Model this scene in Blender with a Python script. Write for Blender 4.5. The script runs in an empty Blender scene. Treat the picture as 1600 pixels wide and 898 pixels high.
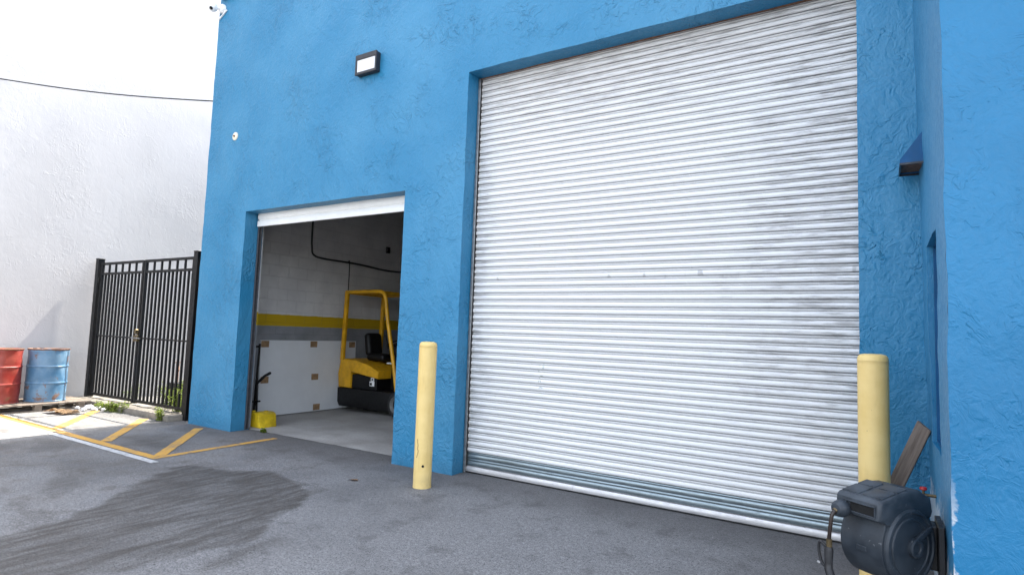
import bpy, bmesh, math, random
from mathutils import Vector, Matrix, noise
R = math.radians
random.seed(7)
S = bpy.context.scene
COL = S.collection

# ------------------------------------------------------------------ node helper
class N:
    def __init__(s, name, rough=0.6, metal=0.0, spec=0.5):
        s.m = bpy.data.materials.new(name); s.m.use_nodes = True
        s.t = s.m.node_tree; s.p = s.t.nodes['Principled BSDF']
        s.p.inputs['Roughness'].default_value = rough
        s.p.inputs['Metallic'].default_value = metal
        s.p.inputs['Specular IOR Level'].default_value = spec
        s.tc = s.t.nodes.new('ShaderNodeTexCoord')
        s.geo = None
    def nd(s, k): return s.t.nodes.new(k)
    def put(s, sock, v):
        if v is None: return
        if isinstance(v, bpy.types.NodeSocket): s.t.links.new(v, sock)
        elif isinstance(v, (tuple, list)):
            if sock.type == 'RGBA' and len(v) == 3: v = (*v, 1)
            sock.default_value = v
        else: sock.default_value = v
    def pos(s):
        if s.geo is None: s.geo = s.nd('ShaderNodeNewGeometry')
        return s.geo.outputs['Position']
    def obj(s): return s.tc.outputs['Object']
    def sep(s, v):
        n = s.nd('ShaderNodeSeparateXYZ'); s.put(n.inputs[0], v); return n.outputs
    def comb(s, x, y, z):
        n = s.nd('ShaderNodeCombineXYZ')
        for i, v in enumerate((x, y, z)): s.put(n.inputs[i], v)
        return n.outputs[0]
    def scale(s, v, sc):
        n = s.nd('ShaderNodeVectorMath'); n.operation = 'MULTIPLY'; s.put(n.inputs[0], v); n.inputs[1].default_value = sc
        return n.outputs[0]
    def addv(s, a, b):
        n = s.nd('ShaderNodeVectorMath'); n.operation = 'ADD'; s.put(n.inputs[0], a); s.put(n.inputs[1], b)
        return n.outputs[0]
    def noise(s, v, sc, det=4, rough=0.55, dist=0.0, col=False):
        n = s.nd('ShaderNodeTexNoise'); s.put(n.inputs['Vector'], v)
        n.inputs['Scale'].default_value = sc; n.inputs['Detail'].default_value = det
        n.inputs['Roughness'].default_value = rough; n.inputs['Distortion'].default_value = dist
        return n.outputs['Color' if col else 'Fac']
    def voro(s, v, sc, feat='F1', out='Distance', rnd=1.0):
        n = s.nd('ShaderNodeTexVoronoi'); n.feature = feat; s.put(n.inputs['Vector'], v)
        n.inputs['Scale'].default_value = sc; n.inputs['Randomness'].default_value = rnd
        return n.outputs[out]
    def math(s, op, a, b=0.0, c=None, clamp=False):
        n = s.nd('ShaderNodeMath'); n.operation = op; n.use_clamp = clamp
        s.put(n.inputs[0], a); s.put(n.inputs[1], b)
        if c is not None: s.put(n.inputs[2], c)
        return n.outputs[0]
    def mul(s, a, b): return s.math('MULTIPLY', a, b)
    def add(s, a, b): return s.math('ADD', a, b)
    def sub(s, a, b): return s.math('SUBTRACT', a, b)
    def mr(s, v, a, b, c=0.0, d=1.0, smooth=True):
        n = s.nd('ShaderNodeMapRange'); n.interpolation_type = 'SMOOTHSTEP' if smooth else 'LINEAR'
        s.put(n.inputs['Value'], v)
        for k, x in zip(('From Min', 'From Max', 'To Min', 'To Max'), (a, b, c, d)): s.put(n.inputs[k], x)
        return n.outputs['Result']
    def mix(s, f, a, b, mode='MIX'):
        n = s.nd('ShaderNodeMix'); n.data_type = 'RGBA'; n.blend_type = mode; n.clamp_factor = True
        s.put(n.inputs[0], f); s.put(n.inputs[6], a); s.put(n.inputs[7], b)
        return n.outputs[2]
    def attr(s, name):
        n = s.nd('ShaderNodeAttribute'); n.attribute_name = name; return n.outputs['Fac']
    def bump(s, h, st=0.5, dist=0.01, nrm=None):
        n = s.nd('ShaderNodeBump'); n.inputs['Strength'].default_value = st; n.inputs['Distance'].default_value = dist
        s.put(n.inputs['Height'], h); s.put(n.inputs['Normal'], nrm); return n.outputs[0]
    def done(s, col=None, rough=None, nrm=None, metal=None):
        s.put(s.p.inputs['Base Color'], col); s.put(s.p.inputs['Roughness'], rough)
        s.put(s.p.inputs['Normal'], nrm); s.put(s.p.inputs['Metallic'], metal)
        return s.m

def simple(name, col, rough=0.5, metal=0.0, var=0.25, sc=9, bump=0.0, spec=0.5):
    n = N(name, rough, metal, spec); v = n.obj()
    f = n.noise(v, sc, 6, 0.6)
    dark = tuple(c*(1-var) for c in col); light = tuple(min(1, c*(1+var*0.6)) for c in col)
    c = n.mix(n.mr(f, 0.3, 0.7), dark, light)
    r = n.mr(n.noise(v, sc*3, 4), 0.3, 0.7, max(0, rough-0.08), min(1, rough+0.1))
    nr = n.bump(n.noise(v, sc*10, 3), bump, 0.004) if bump else None
    return n.done(c, r, nr)

# ------------------------------------------------------------------ materials
def stucco(name, base, faded, seed, strong=1.0, vary=0.10, peel=None):
    n = N(name, 0.5, 0, 0.42); P = n.addv(n.pos(), (seed, seed*1.7, seed*0.3))
    stret = n.scale(P, (1.0, 1.0, 0.75))
    warp = n.addv(stret, n.scale(n.noise(P, 2.2, 3, 0.6, col=True), (0.35, 0.35, 0.35)))
    big = n.noise(P, 0.9, 3, 0.5)
    fine = n.noise(stret, 38, 5, 0.65)
    mid = n.noise(warp, 6.5, 4, 0.6, 0.6)
    # rough trowel patches: ledges and short drags, only in some areas
    patch = n.mr(n.noise(P, 1.5, 4, 0.65), 0.46, 0.66)
    led = n.mr(n.noise(warp, 10.5, 3, 0.6, 1.1), 0.46, 0.56)
    drag = n.mr(n.noise(n.scale(warp, (1.0, 1.0, 2.3)), 13.0, 2, 0.5, 0.7), 0.56, 0.66)
    rid = n.mul(n.add(n.mul(led, 0.6), n.mul(drag, 0.7)), n.math('MULTIPLY_ADD', patch, 0.85, 0.10))
    gouge = n.mul(n.mr(n.noise(warp, 19, 2, 0.5, 0.9), 0.63, 0.72), n.mr(n.noise(P, 2.1, 3, 0.5), 0.50, 0.64))
    h = n.add(n.mul(fine, 0.22), n.mul(mid, 0.75))
    h = n.add(h, n.mul(rid, 0.42)); h = n.sub(h, n.mul(gouge, 0.20))
    nr = n.bump(h, 1.0, 0.022*strong)
    col = n.mix(n.mul(n.mr(big, 0.35, 0.7), 1.0), base, faded)
    col = n.mix(n.mul(n.mr(n.noise(n.scale(P, (5, 5, 0.35)), 1.6, 4, 0.6), 0.52, 0.8), 0.22), col, tuple(c*0.72 for c in base))
    col = n.mix(n.mul(n.mr(n.noise(P, 26, 4, 0.7), 0.6, 0.78), 0.12), col, tuple(c*0.6 for c in base))
    col = n.mix(n.mul(gouge, 0.06), col, tuple(c*0.45 for c in base))
    # splash dirt close to the ground
    z = n.sep(n.pos())[2]
    d = n.mul(n.mr(n.add(z, n.mul(n.noise(P, 3, 4), 0.22)), 0.06, 0.32, 1, 0), 0.45)
    col = n.mix(d, col, tuple(0.55*c+0.02 for c in base))
    if peel:
        x, y, zz = n.sep(n.pos())
        k = n.noise(P, 7, 5, 0.65, 0.5)
        side = n.mr(n.add(zz, n.mul(n.sub(k, 0.5), 0.7)), 0.60, 0.63, 1, 0)
        edge = n.mr(n.add(n.add(n.math('ABSOLUTE', n.add(y, 1.66)), n.math('MAXIMUM', n.sub(x, 0.285), 0.0)), n.mul(n.sub(k, 0.5), 0.13)), 0.0, 0.012, 1, 0)
        edge = n.mul(edge, n.mr(zz, 0.55, 1.05, 1, 0))
        side2 = n.mr(n.add(zz, n.mul(n.sub(k, 0.5), 0.5)), 0.405, 0.43, 1, 0)
        isside = n.mul(n.mr(x, 0.315, 0.32, 1, 0), n.mr(n.math('ABSOLUTE', n.sep(n.geo.outputs['True Normal'])[0]), 0.6, 0.7))
        nb = n.mul(isside, n.mr(n.add(y, n.mul(n.sub(k, 0.5), 0.5)), -1.25, -1.2, 0, 1))
        m = n.math('MAXIMUM', n.mul(side, nb), n.math('MAXIMUM', edge, side2))
        grey = n.mix(n.noise(P, 30, 4), (0.42, 0.42, 0.42), (0.68, 0.68, 0.67))
        col = n.mix(n.mul(m, 0.95), col, grey)
        worn = n.mul(isside, n.mr(n.noise(n.scale(P, (6, 6, 1.2)), 5, 5, 0.7), 0.35, 0.75, 0.16, 0.5))  # chalky wear plus an overall lift painting in the side face's brighter light
        col = n.mix(worn, col, tuple(a*0.7+b_ for a, b_ in zip(faded, (0.10, 0.185, 0.235))))
    return n.done(col, n.mr(fine, 0.3, 0.7, 0.38, 0.55), nr)

BLUE = (0.018, 0.174, 0.328); BLUEF = (0.040, 0.210, 0.368)
M = {}
M['blue'] = stucco('blue_stucco', BLUE, BLUEF, 0.0, 1.1)
M['blue_peel'] = stucco('blue_stucco_peeling', (0.006, 0.134, 0.280), (0.012, 0.160, 0.325), 3.7, 0.6, peel=True)
M['white_stucco'] = stucco('white_stucco', (0.450, 0.434, 0.426), (0.480, 0.464, 0.456), 9.1, 0.16)

M['navy'] = simple('hood_paint_slot_shade', (0.003, 0.075, 0.20), 0.5, 0, 0.15, 8, spec=0.3)  # hood paint, also the shade tone of the added slot lining
def shutter_mat():
    n = N('white_slat_paint', 0.42, 0, 0.45); P = n.pos(); x, y, z = n.sep(P)
    st = n.noise(n.scale(P, (1.2, 1, 15)), 3.0, 6, 0.7)
    st2 = n.noise(n.scale(P, (2.2, 1, 34)), 2.0, 5, 0.7)
    bl = n.noise(P, 3.2, 5, 0.65)
    right = n.mr(n.add(x, n.mul(n.sub(bl, 0.5), 2.0)), -1.55, -0.2, 0, 1)
    left = n.mr(n.add(x, n.mul(n.sub(bl, 0.5), 0.5)), -3.93, -3.55, 1, 0)
    top = n.mr(z, 3.2, 4.6, 0, 0.8)
    e = n.math('MAXIMUM', n.math('MAXIMUM', n.mul(right, n.mr(z, 0.3, 1.6, 0.45, 0.95)), n.mul(left, 0.85)), n.add(top, 0.08))
    g = n.mul(e, n.mr(st, 0.44, 0.68)); g2 = n.mul(n.mr(st2, 0.62, 0.75), n.math('MULTIPLY_ADD', e, 0.9, 0.03))
    dirt = n.math('MAXIMUM', n.mul(g, 0.78), n.mul(g2, 0.75), clamp=True)
    col = n.mix(n.mr(z, 3.7, 4.5, 0, 0.5), (0.695, 0.693, 0.693), (0.57, 0.54, 0.515))
    col = n.mix(dirt, col, (0.17, 0.158, 0.150))
    # small scuffs
    sc = n.mul(n.mr(n.noise(n.scale(P, (1, 1, 2.2)), 23, 2, 0.5), 0.735, 0.76), n.mr(n.noise(P, 1.1, 2), 0.45, 0.6))
    col = n.mix(n.mul(sc, 0.6), col, (0.22, 0.22, 0.22))
    # a row of scrapes at hand height and a few green chips, as on the real door
    row = n.mul(n.mr(n.math('ABSOLUTE', n.sub(z, 2.17)), 0.02, 0.035, 1, 0), n.mr(n.noise(n.scale(P, (1, 0, 0.2)), 9, 1, 0.4), 0.62, 0.66))
    col = n.mix(n.mul(row, 0.55), col, (0.30, 0.29, 0.28))
    chips = n.mul(n.mr(n.math('ABSOLUTE', n.sub(x, -3.03)), 0.02, 0.05, 1, 0), n.mul(n.mr(n.math('ABSOLUTE', n.sub(z, 1.15)), 0.14, 0.17, 1, 0), n.mr(n.noise(P, 42, 2, 0.5), 0.58, 0.63)))
    col = n.mix(n.mul(chips, 0.7), col, (0.16, 0.22, 0.17))
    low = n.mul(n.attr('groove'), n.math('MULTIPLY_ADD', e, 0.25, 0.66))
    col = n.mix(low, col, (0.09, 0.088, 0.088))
    nr = n.bump(n.noise(n.scale(P, (1, 1, 3)), 9, 3), 0.12, 0.006)
    return n.done(col, n.mr(bl, 0.3, 0.7, 0.36, 0.5), nr)
M['shutter'] = shutter_mat()
def brushed(name, col, rough, metal=0.85):
    n = N(name, rough, metal); P = n.pos()
    st = n.noise(n.scale(P, (0.6, 1, 30)), 3, 5, 0.65)
    sp = n.noise(P, 14, 4, 0.7)
    c = n.mix(n.mr(st, 0.3, 0.7), tuple(a*0.75 for a in col), col)
    c = n.mix(n.mul(n.mr(sp, 0.58, 0.75), 0.5), c, tuple(a*0.45 for a in col))
    return n.done(c, n.mr(sp, 0.3, 0.7, rough-0.07, rough+0.12))
M['galv'] = brushed('galvanised_slat', (0.29, 0.345, 0.37), 0.36)
M['alu'] = brushed('aluminium_bar', (0.60, 0.585, 0.585), 0.42, 0.55)
M['rail_dark'] = brushed('dark_guide_rail', (0.10, 0.10, 0.11), 0.45, 0.6)
M['door_white'] = simple('white_door_paint', (0.78, 0.78, 0.77), 0.45, 0, 0.06, 3)

def asphalt():
    n = N('asphalt', 0.86, 0, 0.3); P = n.pos(); x, y, z = n.sep(P)
    sp = n.noise(P, 95, 4, 0.85); sp2 = n.noise(P, 30, 4, 0.8); big = n.noise(P, 0.55, 5, 0.6); med = n.noise(P, 3.2, 5, 0.65)
    c = n.mix(n.mr(sp, 0.34, 0.66), (0.060, 0.060, 0.061), (0.262, 0.260, 0.262))
    c = n.mix(n.mul(n.mr(sp2, 0.45, 0.66), 0.5), c, (0.31, 0.308, 0.31))
    c = n.mix(n.mul(n.mr(big, 0.45, 0.62), 0.5), c, (0.092, 0.090, 0.091))
    c = n.mix(n.mul(n.mr(med, 0.53, 0.66), 0.45), c, (0.080, 0.077, 0.077))
    # brown washed-out earth over the left of the yard
    br = n.mul(n.mr(n.add(x, n.mul(n.sub(big, 0.5), 3)), -8.0, -4.0, 1, 0), n.mr(med, 0.35, 0.75))
    c = n.mix(n.mul(br, 0.32), c, (0.19, 0.16, 0.13))
    pale = n.mul(n.mr(n.add(x, n.mul(n.sub(big, 0.5), 1.2)), -9.7, -9.0, 1, 0), n.mr(y, -4, -3, 0.7, 1))
    c = n.mix(n.mul(pale, n.mr(n.noise(P, 6, 5), 0.3, 0.8, 0.3, 0.65)), c, (0.25, 0.235, 0.21))
    foot = n.mr(n.add(y, n.mul(n.sub(med, 0.5), 0.9)), -0.75, -0.1, 0, 0.5)  # occlusion shade along the facade foot, painted into the asphalt
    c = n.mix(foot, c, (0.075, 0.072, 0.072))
    s = n.attr('stain')
    st = n.noise(n.scale(P, (4.5, 0.8, 1)), 3.0, 5, 0.65)
    c2 = n.mix(n.mr(sp, 0.3, 0.7), (0.026, 0.023, 0.021), (0.090, 0.082, 0.074))
    c = n.mix(n.mul(s, n.mr(st, 0.36, 0.66, 0.95, 0.5)), c, c2)
    h = n.add(n.mul(sp, 0.7), n.mul(sp2, 0.7))
    # tiny pits
    pit = n.mr(n.noise(P, 44, 3, 0.6), 0.60, 0.68)
    c = n.mix(n.mul(pit, 0.55), c, (0.03, 0.03, 0.030))
    chip = n.mr(n.voro(P, 9), 0.035, 0.05, 1, 0)
    c = n.mix(n.mul(chip, n.mr(n.noise(P, 5, 2), 0.54, 0.6)), c, (0.35, 0.34, 0.33))
    nr = n.bump(n.sub(h, n.mul(pit, 0.6)), 0.8, 0.010)
    ro = n.mr(s, 0, 1, 0.88, 0.66)
    return n.done(c, ro, nr)
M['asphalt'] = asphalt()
def road_paint(name, col):
    n = N(name, 0.7); P = n.pos()
    w = n.noise(P, 16, 6, 0.72); w2 = n.noise(P, 2.3, 4, 0.6)
    fac = n.mr(n.add(n.mul(w, 0.7), n.mul(w2, 0.45)), 0.54, 0.74, 0.0, 0.85)
    sp = n.noise(P, 120, 3, 0.8)
    dk = n.mix(n.mr(sp, 0.3, 0.7), (0.07, 0.07, 0.07), (0.19, 0.185, 0.18))
    fac2 = n.math('MAXIMUM', fac, n.mr(sp, 0.58, 0.75, 0, 0.55))
    c = n.mix(fac2, col, dk)
    return n.done(c, 0.75, n.bump(sp, 0.5, 0.004))
M['yellow_paint'] = road_paint('yellow_road_paint', (0.52, 0.285, 0.05))
M['white_paint'] = road_paint('white_road_paint', (0.46, 0.46, 0.46))

def bollard_mat():
    n = N('cream_yellow_paint', 0.45, 0, 0.4); P = n.pos(); z = n.sep(P)[2]
    f = n.noise(P, 5, 5, 0.6)
    c = n.mix(n.mr(f, 0.3, 0.7), (0.67, 0.48, 0.175), (0.74, 0.55, 0.225))
    st = n.mr(n.noise(n.scale(P, (9, 9, 0.9)), 2.4, 5, 0.7), 0.56, 0.75)
    c = n.mix(n.mul(st, 0.25), c, (0.42, 0.29, 0.11))
    chip = n.mr(n.noise(P, 19, 3, 0.6), 0.73, 0.75)
    c = n.mix(n.mul(chip, 0.8), c, (0.16, 0.09, 0.05))
    b = n.mul(n.mr(z, 0.0, 0.16, 1, 0), n.mr(f, 0.4, 0.7))
    c = n.mix(n.mul(b, 0.6), c, (0.30, 0.22, 0.12))
    return n.done(c, n.mr(f, 0.3, 0.7, 0.38, 0.55), n.bump(n.noise(P, 30, 3), 0.10, 0.004))
M['bollard'] = bollard_mat()
M['gate'] = simple('black_powder_coat', (0.0045, 0.0045, 0.005), 0.45, 0.0, 0.3, 6, spec=0.3)
M['brass'] = simple('worn_brass', (0.16, 0.12, 0.065), 0.4, 0.8, 0.3, 30)
M['steel'] = simple('grey_steel', (0.30, 0.30, 0.30), 0.4, 0.7, 0.3, 20)
def drum_mat(name, base, fade, rustk):
    n = N(name, 0.45); P = n.obj()
    f = n.noise(P, 3.5, 5, 0.6); r = n.noise(P, 6.5, 6, 0.7, 0.4)
    c = n.mix(n.mr(f, 0.35, 0.65), base, fade)
    z = n.sep(P)[2]
    rib = n.mr(n.math('ABSOLUTE', n.sub(z, 0.88)), 0.0, 0.03, 0.20, 0)
    m = n.mr(n.add(r, rib), rustk, rustk+0.07)
    rc = n.mix(n.noise(P, 25, 4), (0.10, 0.045, 0.02), (0.26, 0.13, 0.06))
    c = n.mix(n.mul(m, 0.85), c, rc)
    return n.done(c, n.mr(m, 0, 1, 0.38, 0.85), n.bump(n.noise(P, 7, 3), 0.25, 0.02))
M['drum_red'] = drum_mat('red_drum_paint', (0.20, 0.018, 0.012), (0.29, 0.055, 0.038), 0.62)
M['drum_blue'] = drum_mat('blue_drum_paint', (0.055, 0.145, 0.25), (0.13, 0.225, 0.32), 0.56)
def wood(name, a, b, ax):
    n = N(name, 0.75, 0, 0.25); P = n.obj()
    sc = [22, 22, 22]; sc[ax] = 1.2
    g = n.noise(n.scale(P, tuple(sc)), 2.2, 6, 0.65, 0.8)
    c = n.mix(n.mr(g, 0.3, 0.7), a, b)
    k = n.mr(n.voro(n.scale(P, (9, 9, 3)), 1.0), 0.10, 0.16, 1, 0)
    c = n.mix(n.mul(k, 0.6), c, tuple(v*0.35 for v in a))
    return n.done(c, 0.78, n.bump(g, 0.35, 0.004))
M['plank'] = wood('weathered_plank_wood', (0.13, 0.10, 0.083), (0.25, 0.20, 0.168), 2)
M['pallet'] = wood('pallet_wood', (0.13, 0.10, 0.075), (0.30, 0.25, 0.20), 1)
def concrete(name, a, b, sc=1.0):
    n = N(name, 0.8, 0, 0.3); P = n.pos()
    f = n.noise(P, 1.6*sc, 6, 0.65); g = n.noise(P, 40, 4, 0.7); s = n.noise(n.scale(P, (1, 2.5, 1)), 4, 5, 0.7)
    c = n.mix(n.mr(f, 0.3, 0.7), a, b)
    c = n.mix(n.mul(n.mr(g, 0.4, 0.75), 0.3), c, tuple(v*0.5 for v in a))
    c = n.mix(n.mul(n.mr(s, 0.6, 0.75), 0.35), c, tuple(v*0.45 for v in a))
    return n.done(c, n.mr(f, 0.3, 0.7, 0.6, 0.85), n.bump(g, 0.3, 0.005))
M['slab'] = concrete('concrete_slab', (0.27, 0.26, 0.245), (0.40, 0.39, 0.37))
M['kerb'] = concrete('kerb_concrete', (0.13, 0.115, 0.095), (0.25, 0.225, 0.19), 3)
M['ceiling'] = simple('grey_ceiling', (0.20, 0.20, 0.20), 0.8)
M['rubble'] = concrete('white_rubble', (0.50, 0.49, 0.47), (0.75, 0.74, 0.72), 6)
def cmu():
    n = N('painted_block_wall', 0.6, 0, 0.35); P = n.pos(); x, y, z = n.sep(P)
    uv = n.comb(n.add(y, n.mul(x, 1.0)), z, 0.0)
    b = n.nd('ShaderNodeTexBrick'); n.put(b.inputs['Vector'], uv)
    b.inputs['Scale'].default_value = 1.0; b.inputs['Brick Width'].default_value = 0.4; b.inputs['Row Height'].default_value = 0.2
    b.inputs['Mortar Size'].default_value = 0.010; b.inputs['Mortar Smooth'].default_value = 0.6
    mort = b.outputs['Fac']
    f = n.noise(P, 2.5, 5, 0.6)
    c = n.mix(n.mr(f, 0.3, 0.7), (0.54, 0.53, 0.53), (0.64, 0.63, 0.62))
    lo = n.mix(n.mr(f, 0.3, 0.7), (0.19, 0.20, 0.21), (0.25, 0.26, 0.28))
    wob = n.mul(n.sub(n.noise(P, 9, 2), 0.5), 0.02)
    zz = n.add(z, wob)
    c = n.mix(n.mr(zz, 1.545, 1.55, 1, 0), c, lo)
    band = n.mul(n.mr(zz, 1.545, 1.55), n.mr(zz, 1.745, 1.75, 1, 0))
    c = n.mix(band, c, (0.50, 0.33, 0.01))
    c = n.mix(n.mul(mort, 0.10), c, (0.10, 0.10, 0.10))
    return n.done(c, 0.6, n.bump(n.add(n.mul(mort, -1.0), n.mul(n.noise(P, 45, 4), 0.25)), 0.6, 0.008))
M['cmu'] = cmu()
M['panel'] = simple('white_panel', (0.66, 0.68, 0.70), 0.5, 0, 0.05, 2)
M['cardboard'] = simple('brown_cardboard', (0.30, 0.19, 0.10), 0.8, 0, 0.3, 12)
M['plastic'] = None
def reel_plastic():
    n = N('slate_plastic', 0.5, 0, 0.4); P = n.obj()
    f = n.noise(P, 8, 5, 0.65); g = n.noise(P, 120, 2, 0.6)
    c = n.mix(n.mr(f, 0.3, 0.7), (0.017, 0.023, 0.031), (0.033, 0.042, 0.053))
    du = n.mr(n.sep(P)[2], 0.12, 0.26, 0, 1)
    c = n.mix(n.mul(n.mul(n.mr(f, 0.35, 0.8), du), 0.55), c, (0.095, 0.112, 0.132))
    sc = n.mr(n.noise(P, 40, 2), 0.72, 0.75)
    c = n.mix(n.mul(sc, 0.4), c, (0.18, 0.19, 0.2))
    return n.done(c, n.mr(f, 0.3, 0.7, 0.42, 0.62), n.bump(g, 0.12, 0.002))
M['plastic'] = reel_plastic()
M['black_plastic'] = simple('black_plastic', (0.012, 0.012, 0.014), 0.5, 0, 0.3, 14)
M['void'] = simple('black_hollow', (0.003, 0.003, 0.003), 0.9)
M['hose'] = simple('brown_black_hose', (0.022, 0.013, 0.010), 0.4, 0, 0.3, 30)
M['red_plastic'] = simple('red_plastic', (0.42, 0.015, 0.02), 0.4)
M['fork_yellow'] = simple('forklift_yellow', (0.64, 0.33, 0.010), 0.4, 0, 0.22, 7)
M['fork_black'] = simple('forklift_black', (0.0045, 0.0045, 0.005), 0.5, 0, 0.3, 8, spec=0.3)
M['rubber'] = simple('rubber', (0.014, 0.014, 0.014), 0.8, 0, 0.3, 20)
M['rim'] = simple('grey_rim', (0.12, 0.12, 0.115), 0.5)
M['block_yellow'] = simple('yellow_plastic', (0.60, 0.42, 0.015), 0.45, 0, 0.3, 10)
M['sticker'] = simple('white_sticker', (0.75, 0.75, 0.75), 0.4, 0, 0.05)
M['lamp_black'] = simple('lamp_black', (0.018, 0.018, 0.022), 0.4)
M['cable'] = simple('black_cable', (0.01, 0.01, 0.01), 0.5)
M['white_gloss'] = simple('white_gloss', (0.80, 0.80, 0.80), 0.3, 0, 0.04)
M['cream'] = simple('cream_plate', (0.72, 0.66, 0.52), 0.5, 0, 0.1, 40)
M['rust'] = simple('rust_brown', (0.16, 0.075, 0.04), 0.8, 0, 0.4, 40)
M['stem'] = simple('weed_stem', (0.12, 0.14, 0.03), 0.7)
def leafm():
    n = N('weed_leaf', 0.5, 0, 0.25); f = n.noise(n.pos(), 14, 3)
    c = n.mix(n.mr(f, 0.35, 0.65), (0.10, 0.16, 0.02), (0.22, 0.27, 0.045)); n.done(c)
    tr = n.nd('ShaderNodeBsdfTranslucent'); n.put(tr.inputs['Color'], c)
    mx = n.nd('ShaderNodeMixShader'); mx.inputs[0].default_value = 0.45
    n.t.links.new(n.p.outputs[0], mx.inputs[1]); n.t.links.new(tr.outputs[0], mx.inputs[2])
    n.t.links.new(mx.outputs[0], n.t.nodes['Material Output'].inputs['Surface'])
    return n.m
M['leaf'] = leafm()
def lens():
    n = N('frosted_lens', 0.25); return n.done((0.70, 0.71, 0.73))
M['lens'] = lens()
M['dry'] = simple('dry_leaf_brown', (0.36, 0.20, 0.09), 0.8, 0, 0.3, 60)

# ------------------------------------------------------------------ mesh helper
class MB:
    def __init__(s): s.b = bmesh.new()
    def box(s, x0, x1, y0, y1, z0, z1, bev=0.0, seg=1, M4=None):
        v = [s.b.verts.new(p) for p in ((x0,y0,z0),(x1,y0,z0),(x1,y1,z0),(x0,y1,z0),(x0,y0,z1),(x1,y0,z1),(x1,y1,z1),(x0,y1,z1))]
        fs = [s.b.faces.new([v[i] for i in q]) for q in ((3,2,1,0),(4,5,6,7),(0,1,5,4),(1,2,6,5),(2,3,7,6),(3,0,4,7))]
        if M4: bmesh.ops.transform(s.b, matrix=M4, verts=v)
        if bev:
            ed = list({e for f in fs for e in f.edges})
            bmesh.ops.bevel(s.b, geom=ed, offset=bev, segments=seg, affect='EDGES', profile=0.5)
        return s
    def prism(s, pts, axis, a, b, bev=0.0, seg=2):
        """closed outline in the plane across axis, pulled from a to b"""
        def P(u, w, t):
            return {'x': (t, u, w), 'y': (u, t, w), 'z': (u, w, t)}[axis]
        A = [s.b.verts.new(P(u, w, a)) for u, w in pts]; B = [s.b.verts.new(P(u, w, b)) for u, w in pts]
        n = len(pts); fs = [s.b.faces.new(A), s.b.faces.new(B[::-1])]
        ring = list(fs[0].edges) + list(fs[1].edges)
        for i in range(n): fs.append(s.b.faces.new((A[i], B[i], B[(i+1) % n], A[(i+1) % n])))
        if bev: bmesh.ops.bevel(s.b, geom=ring, offset=bev, segments=seg, affect='EDGES', profile=0.5)
        return s
    def tube(s, path, r, seg=10, cap=True, closed=False):
        path = [Vector(p) for p in path]; n = len(path); rings = []
        rr = r if isinstance(r, (list, tuple)) else [r]*n
        up = None
        for i, p in enumerate(path):
            t = (path[min(i+1, n-1)] - path[max(i-1, 0)])
            if closed: t = path[(i+1) % n] - path[i-1]
            t.normalize()
            if up is None:
                up = Vector((0, 0, 1)) if abs(t.z) < 0.9 else Vector((1, 0, 0))
            a = t.cross(up)
            if a.length < 1e-4: a = t.cross(Vector((0, 1, 0.1)))
            a.normalize(); c = a.cross(t).normalized(); up = c
            rings.append([s.b.verts.new(p + (a*math.cos(2*math.pi*k/seg) + c*math.sin(2*math.pi*k/seg))*rr[i]) for k in range(seg)])
        for i in range(n if closed else n-1):
            A, B = rings[i], rings[(i+1) % n]
            for k in range(seg): s.b.faces.new((A[k], A[(k+1) % seg], B[(k+1) % seg], B[k]))
        if cap and not closed: s.b.faces.new(rings[0][::-1]); s.b.faces.new(rings[-1])
        return s
    def lathe(s, prof, c=(0, 0, 0), axis='z', seg=40, cap=True, fn=None):
        rings = []
        for r, h in prof:
            ring = []
            for k in range(seg):
                a = 2*math.pi*k/seg; rr = r*(fn(a, h) if fn else 1)
                u, w = rr*math.cos(a), rr*math.sin(a)
                q = {'z': (u, w, h), 'x': (h, u, w), 'y': (w, h, u)}[axis]
                ring.append(s.b.verts.new((q[0]+c[0], q[1]+c[1], q[2]+c[2])))
            rings.append(ring)
        for A, B in zip(rings, rings[1:]):
            for k in range(seg): s.b.faces.new((A[k], A[(k+1) % seg], B[(k+1) % seg], B[k]))
        if cap:
            if prof[0][0] > 1e-5: s.b.faces.new(rings[0][::-1])
            if prof[-1][0] > 1e-5: s.b.faces.new(rings[-1])
        return s
    def quad(s, *pts): s.b.faces.new([s.b.verts.new(p) for p in pts]); return s

def smooth_path(pts, n=8):
    pts = [Vector(p) for p in pts]; P = [pts[0]] + pts + [pts[-1]]; out = []
    for i in range(1, len(P)-2):
        for k in range(n):
            t = k/n; a, b, c, d = P[i-1], P[i], P[i+1], P[i+2]
            out.append(0.5*((2*b) + (c-a)*t + (2*a-5*b+4*c-d)*t*t + (3*b-a-3*c+d)*t**3))
    return out + [pts[-1]]

def obj(name, mb, mat, parent=None, smooth=0, local=False):
    """link a mesh; vertices are in world space unless local; parents are unrotated while building"""
    b = mb.b if isinstance(mb, MB) else mb
    bmesh.ops.recalc_face_normals(b, faces=b.faces)
    me = bpy.data.meshes.new(name)
    if parent is not None and not local:
        off = Vector((0, 0, 0)); q = parent
        while q is not None: off += q.location; q = q.parent
        bmesh.ops.translate(b, vec=-off, verts=b.verts)
    b.to_mesh(me); b.free()
    if mat: me.materials.append(mat)
    if smooth:
        me.shade_smooth(); me.set_sharp_from_angle(angle=R(smooth))
    o = bpy.data.objects.new(name, me); COL.objects.link(o)
    if parent is not None: o.parent = parent
    return o
def tag(o, label, cat, group=None):
    o['label'] = label; o['category'] = cat
    if group: o['group'] = group
    return o
def thing(name, label, cat, loc, group=None):
    o = bpy.data.objects.new(name, None); o.empty_display_size = 0.2
    COL.objects.link(o); o.location = loc
    return tag(o, label, cat, group)
def structure(o): o['kind'] = 'structure'; return o

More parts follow.
